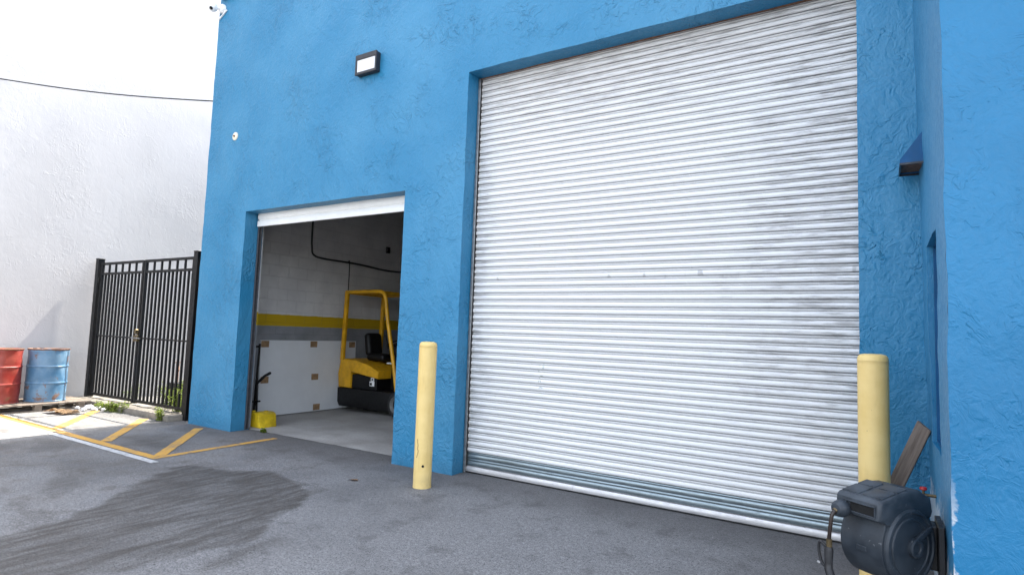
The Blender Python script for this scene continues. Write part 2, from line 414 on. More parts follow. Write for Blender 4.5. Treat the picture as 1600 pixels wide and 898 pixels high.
# ------------------------------------------------------------------ ground
def segdist(px, py, a, b):
    ax, ay = a; bx, by = b; dx, dy = bx-ax, by-ay
    t = max(0, min(1, ((px-ax)*dx+(py-ay)*dy)/(dx*dx+dy*dy)))
    return math.hypot(px-ax-dx*t, py-ay-dy*t)
def inside(x, y, P):
    r = False; j = len(P)-1
    for i in range(len(P)):
        if (P[i][1] > y) != (P[j][1] > y) and x < (P[j][0]-P[i][0])*(y-P[i][1])/(P[j][1]-P[i][1])+P[i][0]: r = not r
        j = i
    return r
STAIN = [(-4.42,-1.60),(-4.75,-1.30),(-5.5,-1.10),(-6.05,-1.42),(-6.5,-1.55),(-6.6,-1.75),(-6.0,-2.0),(-5.86,-2.35),(-5.5,-2.9),(-5.3,-3.5),(-5.2,-4.6),
         (-3.7,-4.6),(-4.02,-3.4),(-3.98,-2.85),(-3.95,-2.5),(-4.2,-1.95)]
STAIN2 = [(-3.70,-2.35),(-3.83,-2.45),(-3.75,-2.75),(-3.60,-2.95),(-3.55,-2.75)]
STAIN3 = [(-7.3,-1.15),(-7.7,-0.8),(-8.3,-0.75),(-8.6,-1.0),(-8.2,-1.3),(-7.5,-1.35)]
STAIN4 = [(-6.9,-1.6),(-6.5,-1.9),(-7.2,-2.3),(-8.0,-2.6),(-7.6,-2.0)]
def poly_soft(x, y, P, w):
    d = min(segdist(x, y, P[i-1], P[i]) for i in range(len(P)))
    d = d if inside(x, y, P) else -d
    t = max(0, min(1, d/w*0.5+0.5)); return t*t*(3-2*t)
def stain(x, y):
    q = Vector((x*1.6, y*1.6, 0)); k = Vector((x*6, y*6, 3))
    wx = x + 0.20*noise.noise(q) + 0.08*noise.noise(k) + 0.03*noise.noise(k*3); wy = y + 0.22*noise.noise(q+Vector((9, 4, 0))) + 0.07*noise.noise(k+Vector((5, 5, 5)))
    s = poly_soft(wx, wy, STAIN, 0.045)
    # long runs where the water drained away from the building
    run = noise.fractal(Vector((x*4.2+0.5*y, y*0.7, 1.3)), 0.7, 2.0, 4)
    fade = max(0, min(1, (-2.1-y)/0.9))
    s *= 1 - fade*max(0, min(1, (run+0.0)*2.3))*0.5
    s = max(s, 0.75*poly_soft(wx, wy, STAIN2, 0.12), 0.8*poly_soft(wx, wy, STAIN3, 0.3), 0.45*poly_soft(wx, wy, STAIN4, 0.5))
    if x < -4.5 and y < -1.2:
        r2 = noise.fractal(Vector((x*1.1+y*0.9, y*2.3, 7.7)), 0.8, 2.0, 4)
        s = max(s, 0.55*max(0, min(1, (r2-0.12)*3)))
    return s
def frange(a, b, n): return [a+(b-a)*i/n for i in range(n+1)]
xs = [-150, -60, -25, -16] + frange(-13, 1.2, 520) + [4, 12, 40, 150]
ys = [-150, -60, -20, -9] + frange(-5.2, 0.5, 210) + [2, 6, 14, 40, 150]
me = bpy.data.meshes.new('ground'); nx, ny = len(xs), len(ys)
me.from_pydata([(x, y, 0) for y in ys for x in xs], [],
               [(j*nx+i, j*nx+i+1, (j+1)*nx+i+1, (j+1)*nx+i) for j in range(ny-1) for i in range(nx-1)])
at = me.attributes.new('stain', 'FLOAT', 'POINT')
at.data.foreach_set('value', [stain(x, y) if (-12.9 < x < 1.1 and -5.1 < y < 0.4) else 0.0 for y in ys for x in xs])
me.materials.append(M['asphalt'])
g = bpy.data.objects.new('ground', me); COL.objects.link(g); structure(g)

def stripe(mb, a, b, w, z):
    a, b = Vector((*a, z)), Vector((*b, z)); d = (b-a).normalized(); s_ = Vector((-d.y, d.x, 0))*w/2
    n = max(2, int((b-a).length/0.08)); L, Rr = [], []
    for i in range(n+1):
        p = a.lerp(b, i/n); k = 1+0.10*noise.noise(p*7)
        L.append(mb.b.verts.new(p+s_*k)); Rr.append(mb.b.verts.new(p-s_*k))
    for i in range(n): mb.b.faces.new((L[i], Rr[i], Rr[i+1], L[i+1]))
mb = MB(); stripe(mb, (-11.9, -1.50), (-6.98, -1.53), 0.105, 0.004); structure(obj('yellow_line', mb, M['yellow_paint']))
mb = MB(); stripe(mb, (-7.03, -1.475), (-7.1, 0.10), 0.10, 0.0045); structure(obj('yellow_line', mb, M['yellow_paint']))
mb = MB(); stripe(mb, (-7.10, -1.46), (-8.55, -0.14), 0.125, 0.005); structure(obj('yellow_line', mb, M['yellow_paint']))
mb = MB(); stripe(mb, (-8.42, -1.44), (-9.95, -0.22), 0.13, 0.005); structure(obj('yellow_line', mb, M['yellow_paint']))
mb = MB(); stripe(mb, (-9.85, -1.44), (-11.35, -0.30), 0.13, 0.005); structure(obj('yellow_line', mb, M['yellow_paint']))
mb = MB(); stripe(mb, (-9.6, -1.63), (-6.80, -1.655), 0.085, 0.004); structure(obj('white_line', mb, M['white_paint']))

# ------------------------------------------------------------------ warehouse
ZTOP = 7.05
WB = thing('warehouse', 'bright blue stucco warehouse with two roller door openings', 'building', (-4.0, 0.0, 0.0))
def wob(p, a=0.006):
    q = Vector(p)
    return q + Vector((noise.noise(q*2.3), noise.noise(q*2.3+Vector((7, 3, 1))), noise.noise(q*2.3+Vector((1, 9, 5)))))*a \
             + Vector((noise.noise(q*9), noise.noise(q*9+Vector((7, 3, 1))), noise.noise(q*9+Vector((1, 9, 5)))))*a*0.55
def sub(brk, step):
    o = []
    for a, b in zip(brk, brk[1:]):
        n = max(1, round((b-a)/step)); o += [a+(b-a)*i/n for i in range(n)]
    return o+[brk[-1]]
def holed_wall(us, vs, holes, depth, f, step=0.09, back=False, amp=0.006):
    """sheet in (u,v) with rectangular holes and reveals going back by depth; f(u,v,d) -> world point"""
    b = bmesh.new(); U, V = sub(us, step), sub(vs, step); vd = {}
    def vert(u, v, d, key):
        k = (round(u, 5), round(v, 5), round(d, 5), key)
        if k not in vd: vd[k] = b.verts.new(wob(f(u, v, d), amp))
        return vd[k]
    def inh(u, v): return any(h[0] < u < h[1] and h[2] < v < h[3] for h in holes)
    for i in range(len(U)-1):
        for j in range(len(V)-1):
            if inh((U[i]+U[i+1])/2, (V[j]+V[j+1])/2): continue
            b.faces.new([vert(U[a], V[c], 0, 'f') for a, c in ((i, j), (i+1, j), (i+1, j+1), (i, j+1))])
    ds = [depth*k/4 for k in range(5)]
    for h in holes:
        hu = [u for u in U if h[0]-1e-6 <= u <= h[1]+1e-6]; hv = [v for v in V if h[2]-1e-6 <= v <= h[3]+1e-6]
        for d0, d1 in zip(ds, ds[1:]):
            for u in (h[0], h[1]):
                for a, c in zip(hv, hv[1:]): b.faces.new([vert(u, a, d0, 'f'), vert(u, c, d0, 'f'), vert(u, c, d1, 'f'), vert(u, a, d1, 'f')])
            for v in (h[2], h[3]):
                if v <= vs[0]+1e-6: continue
                for a, c in zip(hu, hu[1:]): b.faces.new([vert(a, v, d0, 'f'), vert(c, v, d0, 'f'), vert(c, v, d1, 'f'), vert(a, v, d1, 'f')])
    return b
XA, X1, X2, X3, X4 = -9.09, -8.0, -4.85, -3.965, -0.135
Z1, Z2 = 3.227, 4.522
WT = 0.30
b = holed_wall([XA, X1, X2, X3, X4, 0.33], [-0.02, Z1, Z2, ZTOP], [(X1, X2, -0.02, Z1), (X3, X4, -0.02, Z2)], WT, lambda u, v, d: (u, d, v))
obj('front_wall', b, M['blue'], WB, 40)
# wing that steps forward on the right, with a slot window in its side
WY = -1.66
def wing_side(u, v, d):     # u runs from y=0 to y=WY
    t = u/WY
    return ((0.295-0.0125*v)*(1-t)+0.281*t + d, u, v)
b = holed_wall([WY, -1.14, -0.46, 0.06], [-0.02, 0.95, 2.235, ZTOP], [(-1.14, -0.46, 0.95, 2.235)], 0.26, wing_side, 0.06, amp=0.009)
bm2 = bmesh.new()
U, V = sub([0.281, 6.2], 0.08), sub([-0.02, ZTOP], 0.08)
vg = {(i, j): b.verts.new(wob((U[i], WY, V[j]), 0.009)) for i in range(len(U)) for j in range(len(V))}
for i in range(len(U)-1):
    for j in range(len(V)-1): b.faces.new((vg[i, j], vg[i+1, j], vg[i+1, j+1], vg[i, j+1]))
bmesh.ops.remove_doubles(b, verts=b.verts, dist=0.004)
wing = obj('wing_wall', b, M['blue_peel'], WB, 50)
# back of the slot window: the window leaf itself, painted over
mb = MB(); mb.box(0.535, 0.56, -1.20, -0.40, 0.90, 2.30); obj('window_board', mb, M['blue'], WB)
bm2.free()
mb = MB(); mb.box(0.305, 0.53, -0.482, -0.468, 0.966, 2.219); mb.box(0.305, 0.53, -1.132, -1.118, 0.966, 2.219); mb.box(0.305, 0.53, -1.132, -0.468, 2.2195, 2.228); mb.box(0.305, 0.53, -1.132, -0.468, 0.957, 0.9655)  # added lining, coloured dark to stand for the slot's shaded reveal
obj('slot_shade_lining', mb, M['navy'], WB)
mb = MB(); mb.box(6.18, 6.2, WY+0.03, 12.3, -0.02, ZTOP); obj('side_wall', mb, M['blue'], WB)
mb = MB(); mb.box(XA-0.0, -8.93, WT+0.002, 12.3, -0.02, ZTOP-0.15); obj('side_wall', mb, M['blue'], WB)
mb = MB(); mb.box(-8.93, 6.17, 12.1, 12.3, -0.02, ZTOP-0.15); obj('back_wall', mb, M['cmu'], WB)
mb = MB(); mb.box(XA, 6.2, WT+0.004, 12.3, ZTOP-0.15, ZTOP-0.02); mb.box(0.34, 6.17, WY+0.05, WT, ZTOP-0.15, ZTOP-0.02); obj('roof', mb, M['ceiling'], WB)
mb = MB(); mb.box(-8.928, -8.91, WT+0.003, 12.09, 0.01, 6.85); obj('interior_wall', mb, M['cmu'], WB)
mb = MB()   # inner leaf of the front wall, round the two openings
mb.box(-8.905, X1-0.04, WT+0.002, WT+0.05, 0.012, 6.85); mb.box(X1-0.04, X2+0.04, WT+0.002, WT+0.05, Z1+0.05, 6.85)
mb.box(X2+0.04, X3-0.04, WT+0.002, WT+0.05, 0.012, 6.85); mb.box(X3-0.04, X4+0.04, WT+0.06, WT+0.10, Z2+0.02, 6.85); mb.box(X4+0.04, 6.1, WT+0.002, WT+0.05, 0.012, 6.85)
obj('interior_front_wall', mb, M['cmu'], WB)
# slab with a slightly ragged front edge in the small opening
b = bmesh.new(); e = []
SX = frange(-8.93, 6.1, 260)
for x in SX:
    yy = 0.305+0.018*noise.noise(Vector((x*4, 0, 0)))+0.012*noise.noise(Vector((x*15, 2, 0)))
    e.append((b.verts.new((x, yy, 0.005)), b.verts.new((x, 12.1, 0.005))))
for p, q in zip(e, e[1:]): b.faces.new((p[0], q[0], q[1], p[1]))
obj('floor_slab', b, M['slab'], WB)

# big roller door
def slat_profile(p):
    f = [(0.0, 0.004, 1.0), (0.03, -0.001, 0.8), (0.075, -0.006, 0.0), (0.18, -0.0105, 0), (0.32, -0.0125, 0), (0.46, -0.0115, 0), (0.58, -0.007, 0), (0.645, -0.001, 0.25),
         (0.66, 0.0035, 0.9), (0.70, 0.004, 0.7), (0.73, 0.001, 0.1), (0.80, -0.0045, 0.05), (0.86, -0.0055, 0.05), (0.92, -0.002, 0.3), (0.95, 0.003, 1.0)]
    return [(a*p, y, g_) for a, y, g_ in f]
def curtain(x0, x1, z0, n, p, yb, nseg, sag, amp=1.0):
    b = bmesh.new(); lay = b.verts.layers.float.new('groove'); rows = []
    XS = frange(x0, x1, nseg)
    for k in range(n):
        off = random.uniform(-0.0015, 0.0015)
        for a, y, gr in slat_profile(p):
            r = []
            for x in XS:
                d = sag*noise.noise(Vector((x*1.3, k*0.35, 2)))+0.0016*noise.noise(Vector((x*5, k*3.3, 1)))
                v = b.verts.new((x, yb+y*amp+off+d, z0+k*p+a+d*0.4)); v[lay] = gr; r.append(v)
            rows.append(r)
    for A, B in zip(rows, rows[1:]):
        for i in range(nseg): b.faces.new((A[i], A[i+1], B[i+1], B[i]))
    return b
RY = 0.235
DR = bpy.data.objects.new('roller_door', None); COL.objects.link(DR); DR.parent = WB
PITCH = 0.0738
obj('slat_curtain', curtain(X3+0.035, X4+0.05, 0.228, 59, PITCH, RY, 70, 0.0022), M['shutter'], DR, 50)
DR['label'] = 'tall white slatted roller door, shut, grimy at its right edge'
b = curtain(X3+0.035, X4+0.05, 0.081, 2, PITCH, RY-0.002, 40, 0.003, 0.45); obj('bottom_slats', b, M['galv'], DR, 50)
mb = MB(); mb.prism([(RY-0.012, 0.014), (RY-0.020, 0.020), (RY-0.024, 0.05), (RY-0.014, 0.072), (RY+0.012, 0.078), (RY+0.02, 0.014)], 'x', X3+0.03, X4+0.05, 0)
obj('bottom_bar', mb, M['alu'], DR, 35)
mb = MB(); mb.box(X3+0.004, X3+0.034, RY-0.045, RY-0.030, 0.005, Z2-0.01, 0.003); mb.box(X3+0.004, X3+0.012, RY-0.03, RY+0.05, 0.005, Z2-0.01); obj('guide_rail', mb, M['steel'], DR)
mb = MB(); mb.box(X3+0.01, X4, RY-0.022, RY+0.03, Z2-0.008, Z2+0.012, 0.003); obj('head_strip', mb, M['rust'], DR)
mb = MB(); mb.box(X3+0.01, X4-0.01, RY-0.006, RY+0.022, 0.001, 0.0135); obj('seal_shadow_line', mb, M['rubber'], DR)  # black seal, made taller to draw the shadow line under the bar
# small roller door, rolled up: only its last slats hang below the lintel
D2 = bpy.data.objects.new('roller_door', None); COL.objects.link(D2); D2.parent = WB
D2['label'] = 'small white roller door rolled up under the lintel'
b = bmesh.new(); XS = frange(X1+0.03, X2-0.02, 30)
prof = [(3.030, 0.02), (3.030, -0.012), (3.045, -0.016), (3.105, -0.014), (3.118, -0.006), (3.122, 0.012), (3.128, 0.013), (3.134, 0.004), (3.150, -0.008), (3.190, -0.012), (3.225, -0.006), (3.30, 0.012)]
rows = [[b.verts.new((x, 0.20+y+0.002*noise.noise(Vector((x*2, z, 0))), z)) for x in XS] for z, y in prof]
for A, B in zip(rows, rows[1:]):
    for i in range(30): b.faces.new((A[i], A[i+1], B[i+1], B[i]))
obj('door_curtain', b, M['door_white'], D2, 40)
for sx in (X1+0.004, X2-0.034):
    mb = MB(); mb.box(sx, sx+0.03, 0.215, 0.226, 0.01, 3.2, 0.002); mb.box(sx, sx+0.03, 0.262, 0.273, 0.01, 3.2, 0.002); mb.box(sx, sx+0.006, 0.226, 0.262, 0.01, 3.2)
    obj('guide_rail', mb, M['rail_dark'], D2)
mb = MB(); mb.lathe([(0.2, X1+0.1), (0.2, X2-0.1)], (0, 0.62, 3.55), 'x', 32); obj('roll_drum', mb, M['door_white'], D2, 40)

# ------------------------------------------------------------------ white neighbour
XW = -12.85
b = holed_wall([-9.0, 22.0], [-0.02, 10.4], [], 0, lambda u, v, d: (XW, u, v), 0.16, amp=0.0018)
vs = [b.verts.new(p) for p in ((XW-0.01, -9, -0.02), (XW-8, -9, -0.02), (XW-8, -9, 10.4), (XW-0.01, -9, 10.4), (XW-8, 22, -0.02), (XW-8, 22, 10.4), (XW-0.01, 22, -0.02), (XW-0.01, 22, 10.4))]
for q in ((0, 1, 2, 3), (1, 4, 5, 2), (4, 6, 7, 5), (3, 2, 5, 7)): b.faces.new([vs[i] for i in q])
o = obj('white_building', b, M['white_stucco'], None, 40)
tag(o, 'tall windowless white stucco building across the alley', 'building')

# ------------------------------------------------------------------ kerb + gate
mb = MB(); mb.box(-12.82, -9.42, -0.13, 0.30, -0.02, 0.095, 0.018, 2)
bmesh.ops.subdivide_edges(mb.b, edges=[e for e in mb.b.edges if e.calc_length() > 1], cuts=40)
for v in mb.b.verts: v.co += Vector((0, noise.noise(v.co*5)*0.02, noise.noise(v.co*6+Vector((3, 1, 2)))*0.010))
tag(obj('concrete_kerb', mb, M['kerb'], None, 40), 'worn concrete kerb running under the black gate', 'kerb')
GY = 0.15; ZR = 2.63
GT = thing('metal_gate', 'tall black double gate of square pickets closing the alley', 'gate', (-11.05, GY, 0.09))
for x0 in (-12.80, -9.46):
    mb = MB(); mb.box(x0, x0+0.11, GY-0.055, GY+0.055, 0.0, 2.70, 0.004); mb.box(x0-0.006, x0+0.116, GY-0.061, GY+0.061, 2.70, 2.715, 0.003)
    obj('post', mb, M['gate'], GT)
mb = MB(); mb.box(-9.33, -9.22, GY-0.02, GY+0.02, 0.06, 2.55); obj('side_filler', mb, M['gate'], GT)
for li, (a, c) in enumerate(((-12.655, -11.075), (-11.045, -9.485))):
    mb = MB()
    for x in (a, c-0.05): mb.box(x, x+0.05, GY-0.025, GY+0.025, 0.12, ZR, 0.003)
    for z0, h in ((0.14, 0.045), (2.395, 0.042), (ZR-0.045, 0.045)): mb.box(a+0.05, c-0.05, GY-0.02, GY+0.02, z0, z0+h)
    mb.box(a+0.05, c-0.05, GY-0.016, GY+0.016, 1.235, 1.26)
    leaf = obj('gate_leaf', mb, M['gate'], GT)
    n = 11
    for k in range(n):
        x = a+0.05+(c-a-0.10)*(k+1)/(n+1)
        mb = MB(); s_ = 0.0145
        zt = ZR-0.046 if k % 2 == 1 else 2.396
        if k % 2: mb.box(x-s_, x+s_, GY-s_, GY+s_, 0.186, 1.234); mb.box(x-s_, x+s_, GY-s_, GY+s_, 1.261, 2.394); mb.box(x-s_, x+s_, GY-s_, GY+s_, 2.438, zt)
        else: mb.box(x-s_, x+s_, GY-s_, GY+s_, 0.186, 1.234); mb.box(x-s_, x+s_, GY-s_, GY+s_, 1.261, 2.394)
        obj('picket', mb, M['gate'], leaf)
    hx = a if li == 0 else c
    for z in (0.45, 2.3):
        mb = MB(); mb.tube([(hx+(-0.02 if li == 0 else 0.02), GY-0.05, z-0.05), (hx+(-0.02 if li == 0 else 0.02), GY-0.05, z+0.05)], 0.014, 10); obj('hinge', mb, M['gate'], leaf)
mb = MB(); mb.box(-11.13, -11.0, GY-0.075, GY-0.03, 1.19, 1.30, 0.006); mb.box(-11.09, -11.05, GY-0.085, GY-0.03, 1.32, 1.40, 0.006)
lt = obj('latch', mb, M['brass'], GT)
mb = MB(); mb.tube([(-11.16, GY-0.09, 1.25), (-10.86, GY-0.09, 1.245)], 0.011, 8); obj('bolt', mb, M['steel'], lt)

# ------------------------------------------------------------------ weeds
def weed(x, y, z, h, nst, spread, label, name='weed'):
    b = bmesh.new(); bs = MB()
    for _ in range(nst):
        a = random.uniform(0, 6.28); l = random.uniform(0.55, 1)*h; lean = random.uniform(0.1, 0.5)
        p0 = Vector((x+random.uniform(-spread, spread), y+random.uniform(-0.4, 0.4)*spread, z)); bs.tube([(x, y, z+0.004), p0+Vector((0, 0, 0.004))], 0.003, 5)
        p1 = p0+Vector((math.cos(a)*lean*l*0.5, math.sin(a)*lean*l*0.35, l*0.6)); p2 = p1+Vector((math.cos(a)*lean*l*0.5, math.sin(a)*lean*l*0.4, l*0.4))
        pts = smooth_path([p0, p1, p2], 5); bs.tube(pts, [0.004-0.0025*i/len(pts) for i in range(len(pts))], 5)
        for i, p in enumerate(pts[1:], 1):
            for _k in range(3):
                t = random.uniform(0, 6.28); s_ = random.uniform(0.014, 0.034)
                d = Vector((math.cos(t), math.sin(t), random.uniform(-0.2, 0.8))).normalized(); u = d.cross(Vector((0, 0, 1))).normalized()*s_*0.42
                q = p+d*s_*0.3; tip = q+d*s_*1.3+Vector((0, 0, -0.3*s_)); m_ = q+d*s_*0.65+Vector((0, 0, 0.18*s_))
                V_ = [b.verts.new(w) for w in (q, m_+u, tip, m_-u)]; b.faces.new(V_)
    w = thing(name, label, 'weed', (x, y, z), 'weeds along the gate kerb')
    obj('foliage', b, M['leaf'], w); obj('stem', bs, M['stem'], w)
weed(-11.35, -0.17, 0.0, 0.14, 13, 0.20, 'low spreading weed on the ground left of the gate middle')
weed(-10.95, -0.16, 0.0, 0.20, 15, 0.20, 'bushy yellow-green weed in front of the kerb at gate middle')
weed(-11.3, 0.24, 0.09, 0.34, 9, 0.12, 'tall thin weed growing behind the left gate leaf')
weed(-10.55, 0.42, 0.05, 0.42, 22, 0.20, 'leafy weed behind the right gate leaf, next to the gate middle')
weed(-10.1, 0.45, 0.05, 0.50, 24, 0.20, 'tallest leafy weed behind the middle of the right gate leaf')
weed(-9.75, 0.22, 0.09, 0.40, 18, 0.13, 'weed pushing through the pickets beside the right gate post')
weed(-9.62, -0.14, 0.0, 0.20, 12, 0.10, 'small weed at the kerb foot below the right gate post')
weed(-7.62, 0.27, 0.0, 0.05, 4, 0.04, 'tiny weed sprouting at the concrete floor edge')

# dark crate and rusty pipe behind the gate
t = thing('crate', 'black plastic crate standing on the alley floor behind gate', 'crate', (-11.3, 1.25, 0))
mb = MB(); mb.prism([(-11.62, 0.0), (-10.98, 0.0), (-10.92, 0.36), (-11.68, 0.36)], 'y', 1.05, 1.5, 0.01); obj('body', mb, M['black_plastic'], t, 30)
mb = MB(); mb.box(-11.70, -10.90, 1.03, 1.52, 0.362, 0.39, 0.006); obj('rim', mb, M['black_plastic'], t)
t = thing('hose_bib', 'small rusty standpipe with a tap beside the black crate', 'tap', (-11.95, 1.35, 0))
mb = MB(); mb.tube([(-11.95, 1.35, 0.0), (-11.95, 1.35, 0.72)], 0.03, 10); obj('pipe', mb, M['rust'], t, 40)
mb = MB(); mb.tube([(-11.95, 1.35, 0.66), (-11.83, 1.30, 0.66), (-11.79, 1.28, 0.6)], 0.022, 10); mb.lathe([(0.05, 0.74), (0.05, 0.755)], (-11.95, 1.35, 0), 'z', 14); obj('spout', mb, M['rust'], t, 40)

# ------------------------------------------------------------------ pallet, drums, rubble
PT = thing('pallet', 'grey weathered wooden pallet carrying the two steel drums', 'pallet', (-12.27, -0.98, 0))
for i in range(6):      # deck boards run along y
    x = -12.76+i*0.172; mb = MB(); mb.box(x, x+0.125, -1.80, -0.20+random.uniform(-0.03, 0.03), 0.108, 0.130, 0.003); obj('deck_board', mb, M['pallet'], PT)
for y in (-1.76, -1.02, -0.40):
    mb = MB(); mb.box(-12.76, -11.78, y, y+0.10, 0.0905, 0.1075); obj('cross_board', mb, M['pallet'], PT)
    for x in (-12.74, -12.32, -11.90):
        mb = MB(); mb.box(x, x+0.10, y+0.005, y+0.105, 0.0185, 0.09, 0.003); obj('block', mb, M['pallet'], PT)
for x in (-12.74, -12.32, -11.90):
    mb = MB(); mb.box(x, x+0.10, -1.78, -0.24, 0.001, 0.018); obj('bottom_board', mb, M['pallet'], PT)
def drum(name, label, x, y, mat, seed, dent):
    H_, r = 0.885, 0.288
    prof = [(0.0, 0.012), (r-0.02, 0.012), (r-0.006, 0.0), (r+0.005, 0.004), (r+0.005, 0.016), (r-0.003, 0.024)]
    z = 0.05
    while z < H_-0.03:
        rb = sum(0.011*math.exp(-((z-c)/0.011)**2) for c in (0.31, 0.59)); prof.append((r+rb, z)); z += 0.0095
    prof += [(r-0.003, H_-0.024), (r+0.006, H_-0.016), (r+0.007, H_-0.004), (r-0.004, H_), (r-0.012, H_-0.006), (r-0.018, H_-0.02), (0.0, H_-0.022)]
    def fn(a, h):
        k = noise.noise(Vector((math.cos(a)*1.3+seed, math.sin(a)*1.3, h*3.2)))
        k2 = noise.noise(Vector((math.cos(a)*3+seed, math.sin(a)*3, h*7)))
        e = max(0, min(1, min(h, H_-h)/0.12))
        return 1-dent*e*(max(0, k)*1.6+0.25*k2)
    t = thing(name, label, 'drum', (x, y, 0.131), 'old steel drums on the pallet')
    mb = MB(); mb.lathe(prof, (0, 0, 0), 'z', 72, False, fn); obj('body', mb, mat, t, 50, True)
    mb = MB()
    rim = [(math.cos(2*math.pi*k/72)*(r+0.004), math.sin(2*math.pi*k/72)*(r+0.004), H_-0.004) for k in range(72)]
    mb.tube(rim, 0.0075, 8, closed=True); obj('rim', mb, M['rust'], t, 60, True)
    mb = MB()
    for a, rr in ((0.6, 0.2),): mb.lathe([(0.032, H_-0.021), (0.032, H_-0.008), (0.02, H_-0.004), (0.0, H_-0.004)], (math.cos(a)*rr, math.sin(a)*rr, 0), 'z', 16)
    obj('bung', mb, M['rust'], t, 40, True)
    return t
drum('steel_drum', 'dented red steel drum on the pallet, at the photo edge', -12.30, -1.37, M['drum_red'], 2.1, 0.06)
drum('steel_drum', 'faded blue steel drum with rust patches, nearer the gate', -12.24, -0.73, M['drum_blue'], 5.4, 0.035)
def rock(x, y, s_, i, label):
    b = bmesh.new(); bmesh.ops.create_icosphere(b, subdivisions=2, radius=s_)
    for v in b.verts:
        k = 1+0.5*noise.noise(v.co*(1.3/s_)+Vector((i*3.1, i, 0))); v.co = Vector((v.co.x*k*1.25, v.co.y*k, v.co.z*k*0.62))
    zmin = min(v.co.z for v in b.verts)
    for v in b.verts: v.co += Vector((x, y, -zmin))
    tag(obj('rubble_stone', b, M['rubble'], None, 25), label, 'stone', 'broken white rubble between pallet and kerb')
RK = 'broken white rubble stone on the ground between pallet end and kerb'
for i, (x, y, s_) in enumerate([(-11.62, -0.30, .06), (-11.48, -0.22, .05), (-11.55, -0.40, .045), (-11.36, -0.33, .05), (-11.70, -0.44, .04), (-11.28, -0.22, .04), (-11.42, -0.46, .035),
                                (-11.76, -0.24, .05)]):
    rock(x, y, s_, i, RK)
b = bmesh.new(); gx, gy = 14, 8; G = []
for j in range(gy+1):
    for i in range(gx+1):
        u, w = i/gx, j/gy; p = Vector((-11.62+u*0.50, -0.98+w*0.26+u*0.1, 0.012+0.075*abs(noise.noise(Vector((u*3.1, w*2.2, 4))))+0.03*math.sin(u*3.1)))
        G.append(b.verts.new(p))
for j in range(gy):
    for i in range(gx): b.faces.new([G[j*(gx+1)+i], G[j*(gx+1)+i+1], G[(j+1)*(gx+1)+i+1], G[(j+1)*(gx+1)+i]])
bmesh.ops.solidify(b, geom=b.faces[:], thickness=0.006)
tag(obj('cardboard_scrap', b, M['cardboard'], None, 40), 'crumpled brown cardboard scrap lying in front of the pallet', 'scrap')

# ------------------------------------------------------------------ bollards
def bollard(x, y, h, r, label):
    prof = [(r+0.002, -0.01), (r+0.002, 0.01), (r, 0.02)] + [(r, h*k/20) for k in range(1, 20)] + [(r, h-0.05), (r+0.0012, h-0.048), (r*0.985, h-0.032), (r*0.93, h-0.017), (r*0.8, h-0.007), (r*0.55, h-0.002), (0, h)]
    mb = MB(); mb.lathe(prof, (x, y, 0), 'z', 48, False)
    o = bpy.data.objects; ob = obj('bollard', mb, M['bollard'], None, 40); tag(ob, label, 'bollard', 'cream-yellow steel bollards guarding the big door')
    return ob
bo = bollard(-3.905, -0.565, 1.445, 0.0905, 'cream-yellow bollard in front of the pier between both doors')
bollard(-0.045, -0.50, 1.505, 0.093, 'cream-yellow bollard right of the big door, behind the hose reel')
# drilled hole and scratch on the left one
d = Vector((3.905, -4.68, 0)).normalized(); s_ = Vector((-d.y, d.x, 0))
c0 = Vector((-3.905, -0.565, 0.22))+d*0.0895
mb = MB(); mb.lathe([(0.013, -0.004), (0.013, 0.002), (0.009, 0.0021), (0, 0.0021)], (0, 0, 0), 'y', 16, False)
q = Vector((0, 1, 0)).rotation_difference(d).to_matrix().to_4x4()
bmesh.ops.transform(mb.b, matrix=Matrix.Translation(c0)@q, verts=mb.b.verts); obj('bolt_hole', mb, M['void'], bo)
mb = MB(); th = [-0.75, -0.72, -0.66, -0.70, -0.62, -0.80]; zz = [0.48, 0.445, 0.42, 0.385, 0.36, 0.30]; base = math.atan2(d.y, d.x)
mb.tube(smooth_path([(-3.905+0.0908*math.cos(base+t_), -0.565+0.0908*math.sin(base+t_), z_) for t_, z_ in zip(th, zz)], 5), 0.0028, 5); obj('scratch', mb, M['rust'], bo)

# ------------------------------------------------------------------ wall fittings
t = thing('wall_light', 'black rectangular wall light with white lens, above small door', 'wall light', (-5.565, 0, 4.95))
mb = MB(); mb.box(-5.745, -5.385, -0.060, 0.004, 4.815, 5.075, 0.008, 2); obj('housing', mb, M['lamp_black'], t)
mb = MB(); mb.prism([(-0.070, 4.85), (-0.063, 4.85), (-0.063, 5.01), (-0.072, 5.01)], 'x', -5.725, -5.405); obj('lens', mb, M['lens'], t)
mb = MB(); mb.box(-5.752, -5.378, -0.084, -0.061, 5.012, 5.079, 0.004); mb.box(-5.752, -5.378, -0.084, -0.061, 4.811, 4.848, 0.004); mb.box(-5.752, -5.727, -0.080, -0.061, 4.848, 5.012); mb.box(-5.403, -5.378, -0.080, -0.061, 4.848, 5.012)
obj('bezel', mb, M['lamp_black'], t)
t = thing('anchor_plate', 'round cream anchor plate with a bolt on blue wall', 'plate', (-8.40, -0.012, 4.43))
mb = MB(); mb.lathe([(0.0, -0.018), (0.045, -0.018), (0.062, -0.012), (0.066, 0.006)], (-8.40, 0, 4.43), 'y', 28, False); obj('disc', mb, M['cream'], t, 40)
mb = MB(); mb.lathe([(0.0, -0.035), (0.014, -0.035), (0.016, -0.019)], (-8.40, 0, 4.43), 'y', 6, False); obj('bolt', mb, M['rust'], t)
t = thing('security_camera', 'white ball security camera at the blue wall top corner', 'camera', (-9.02, -0.01, 6.62))
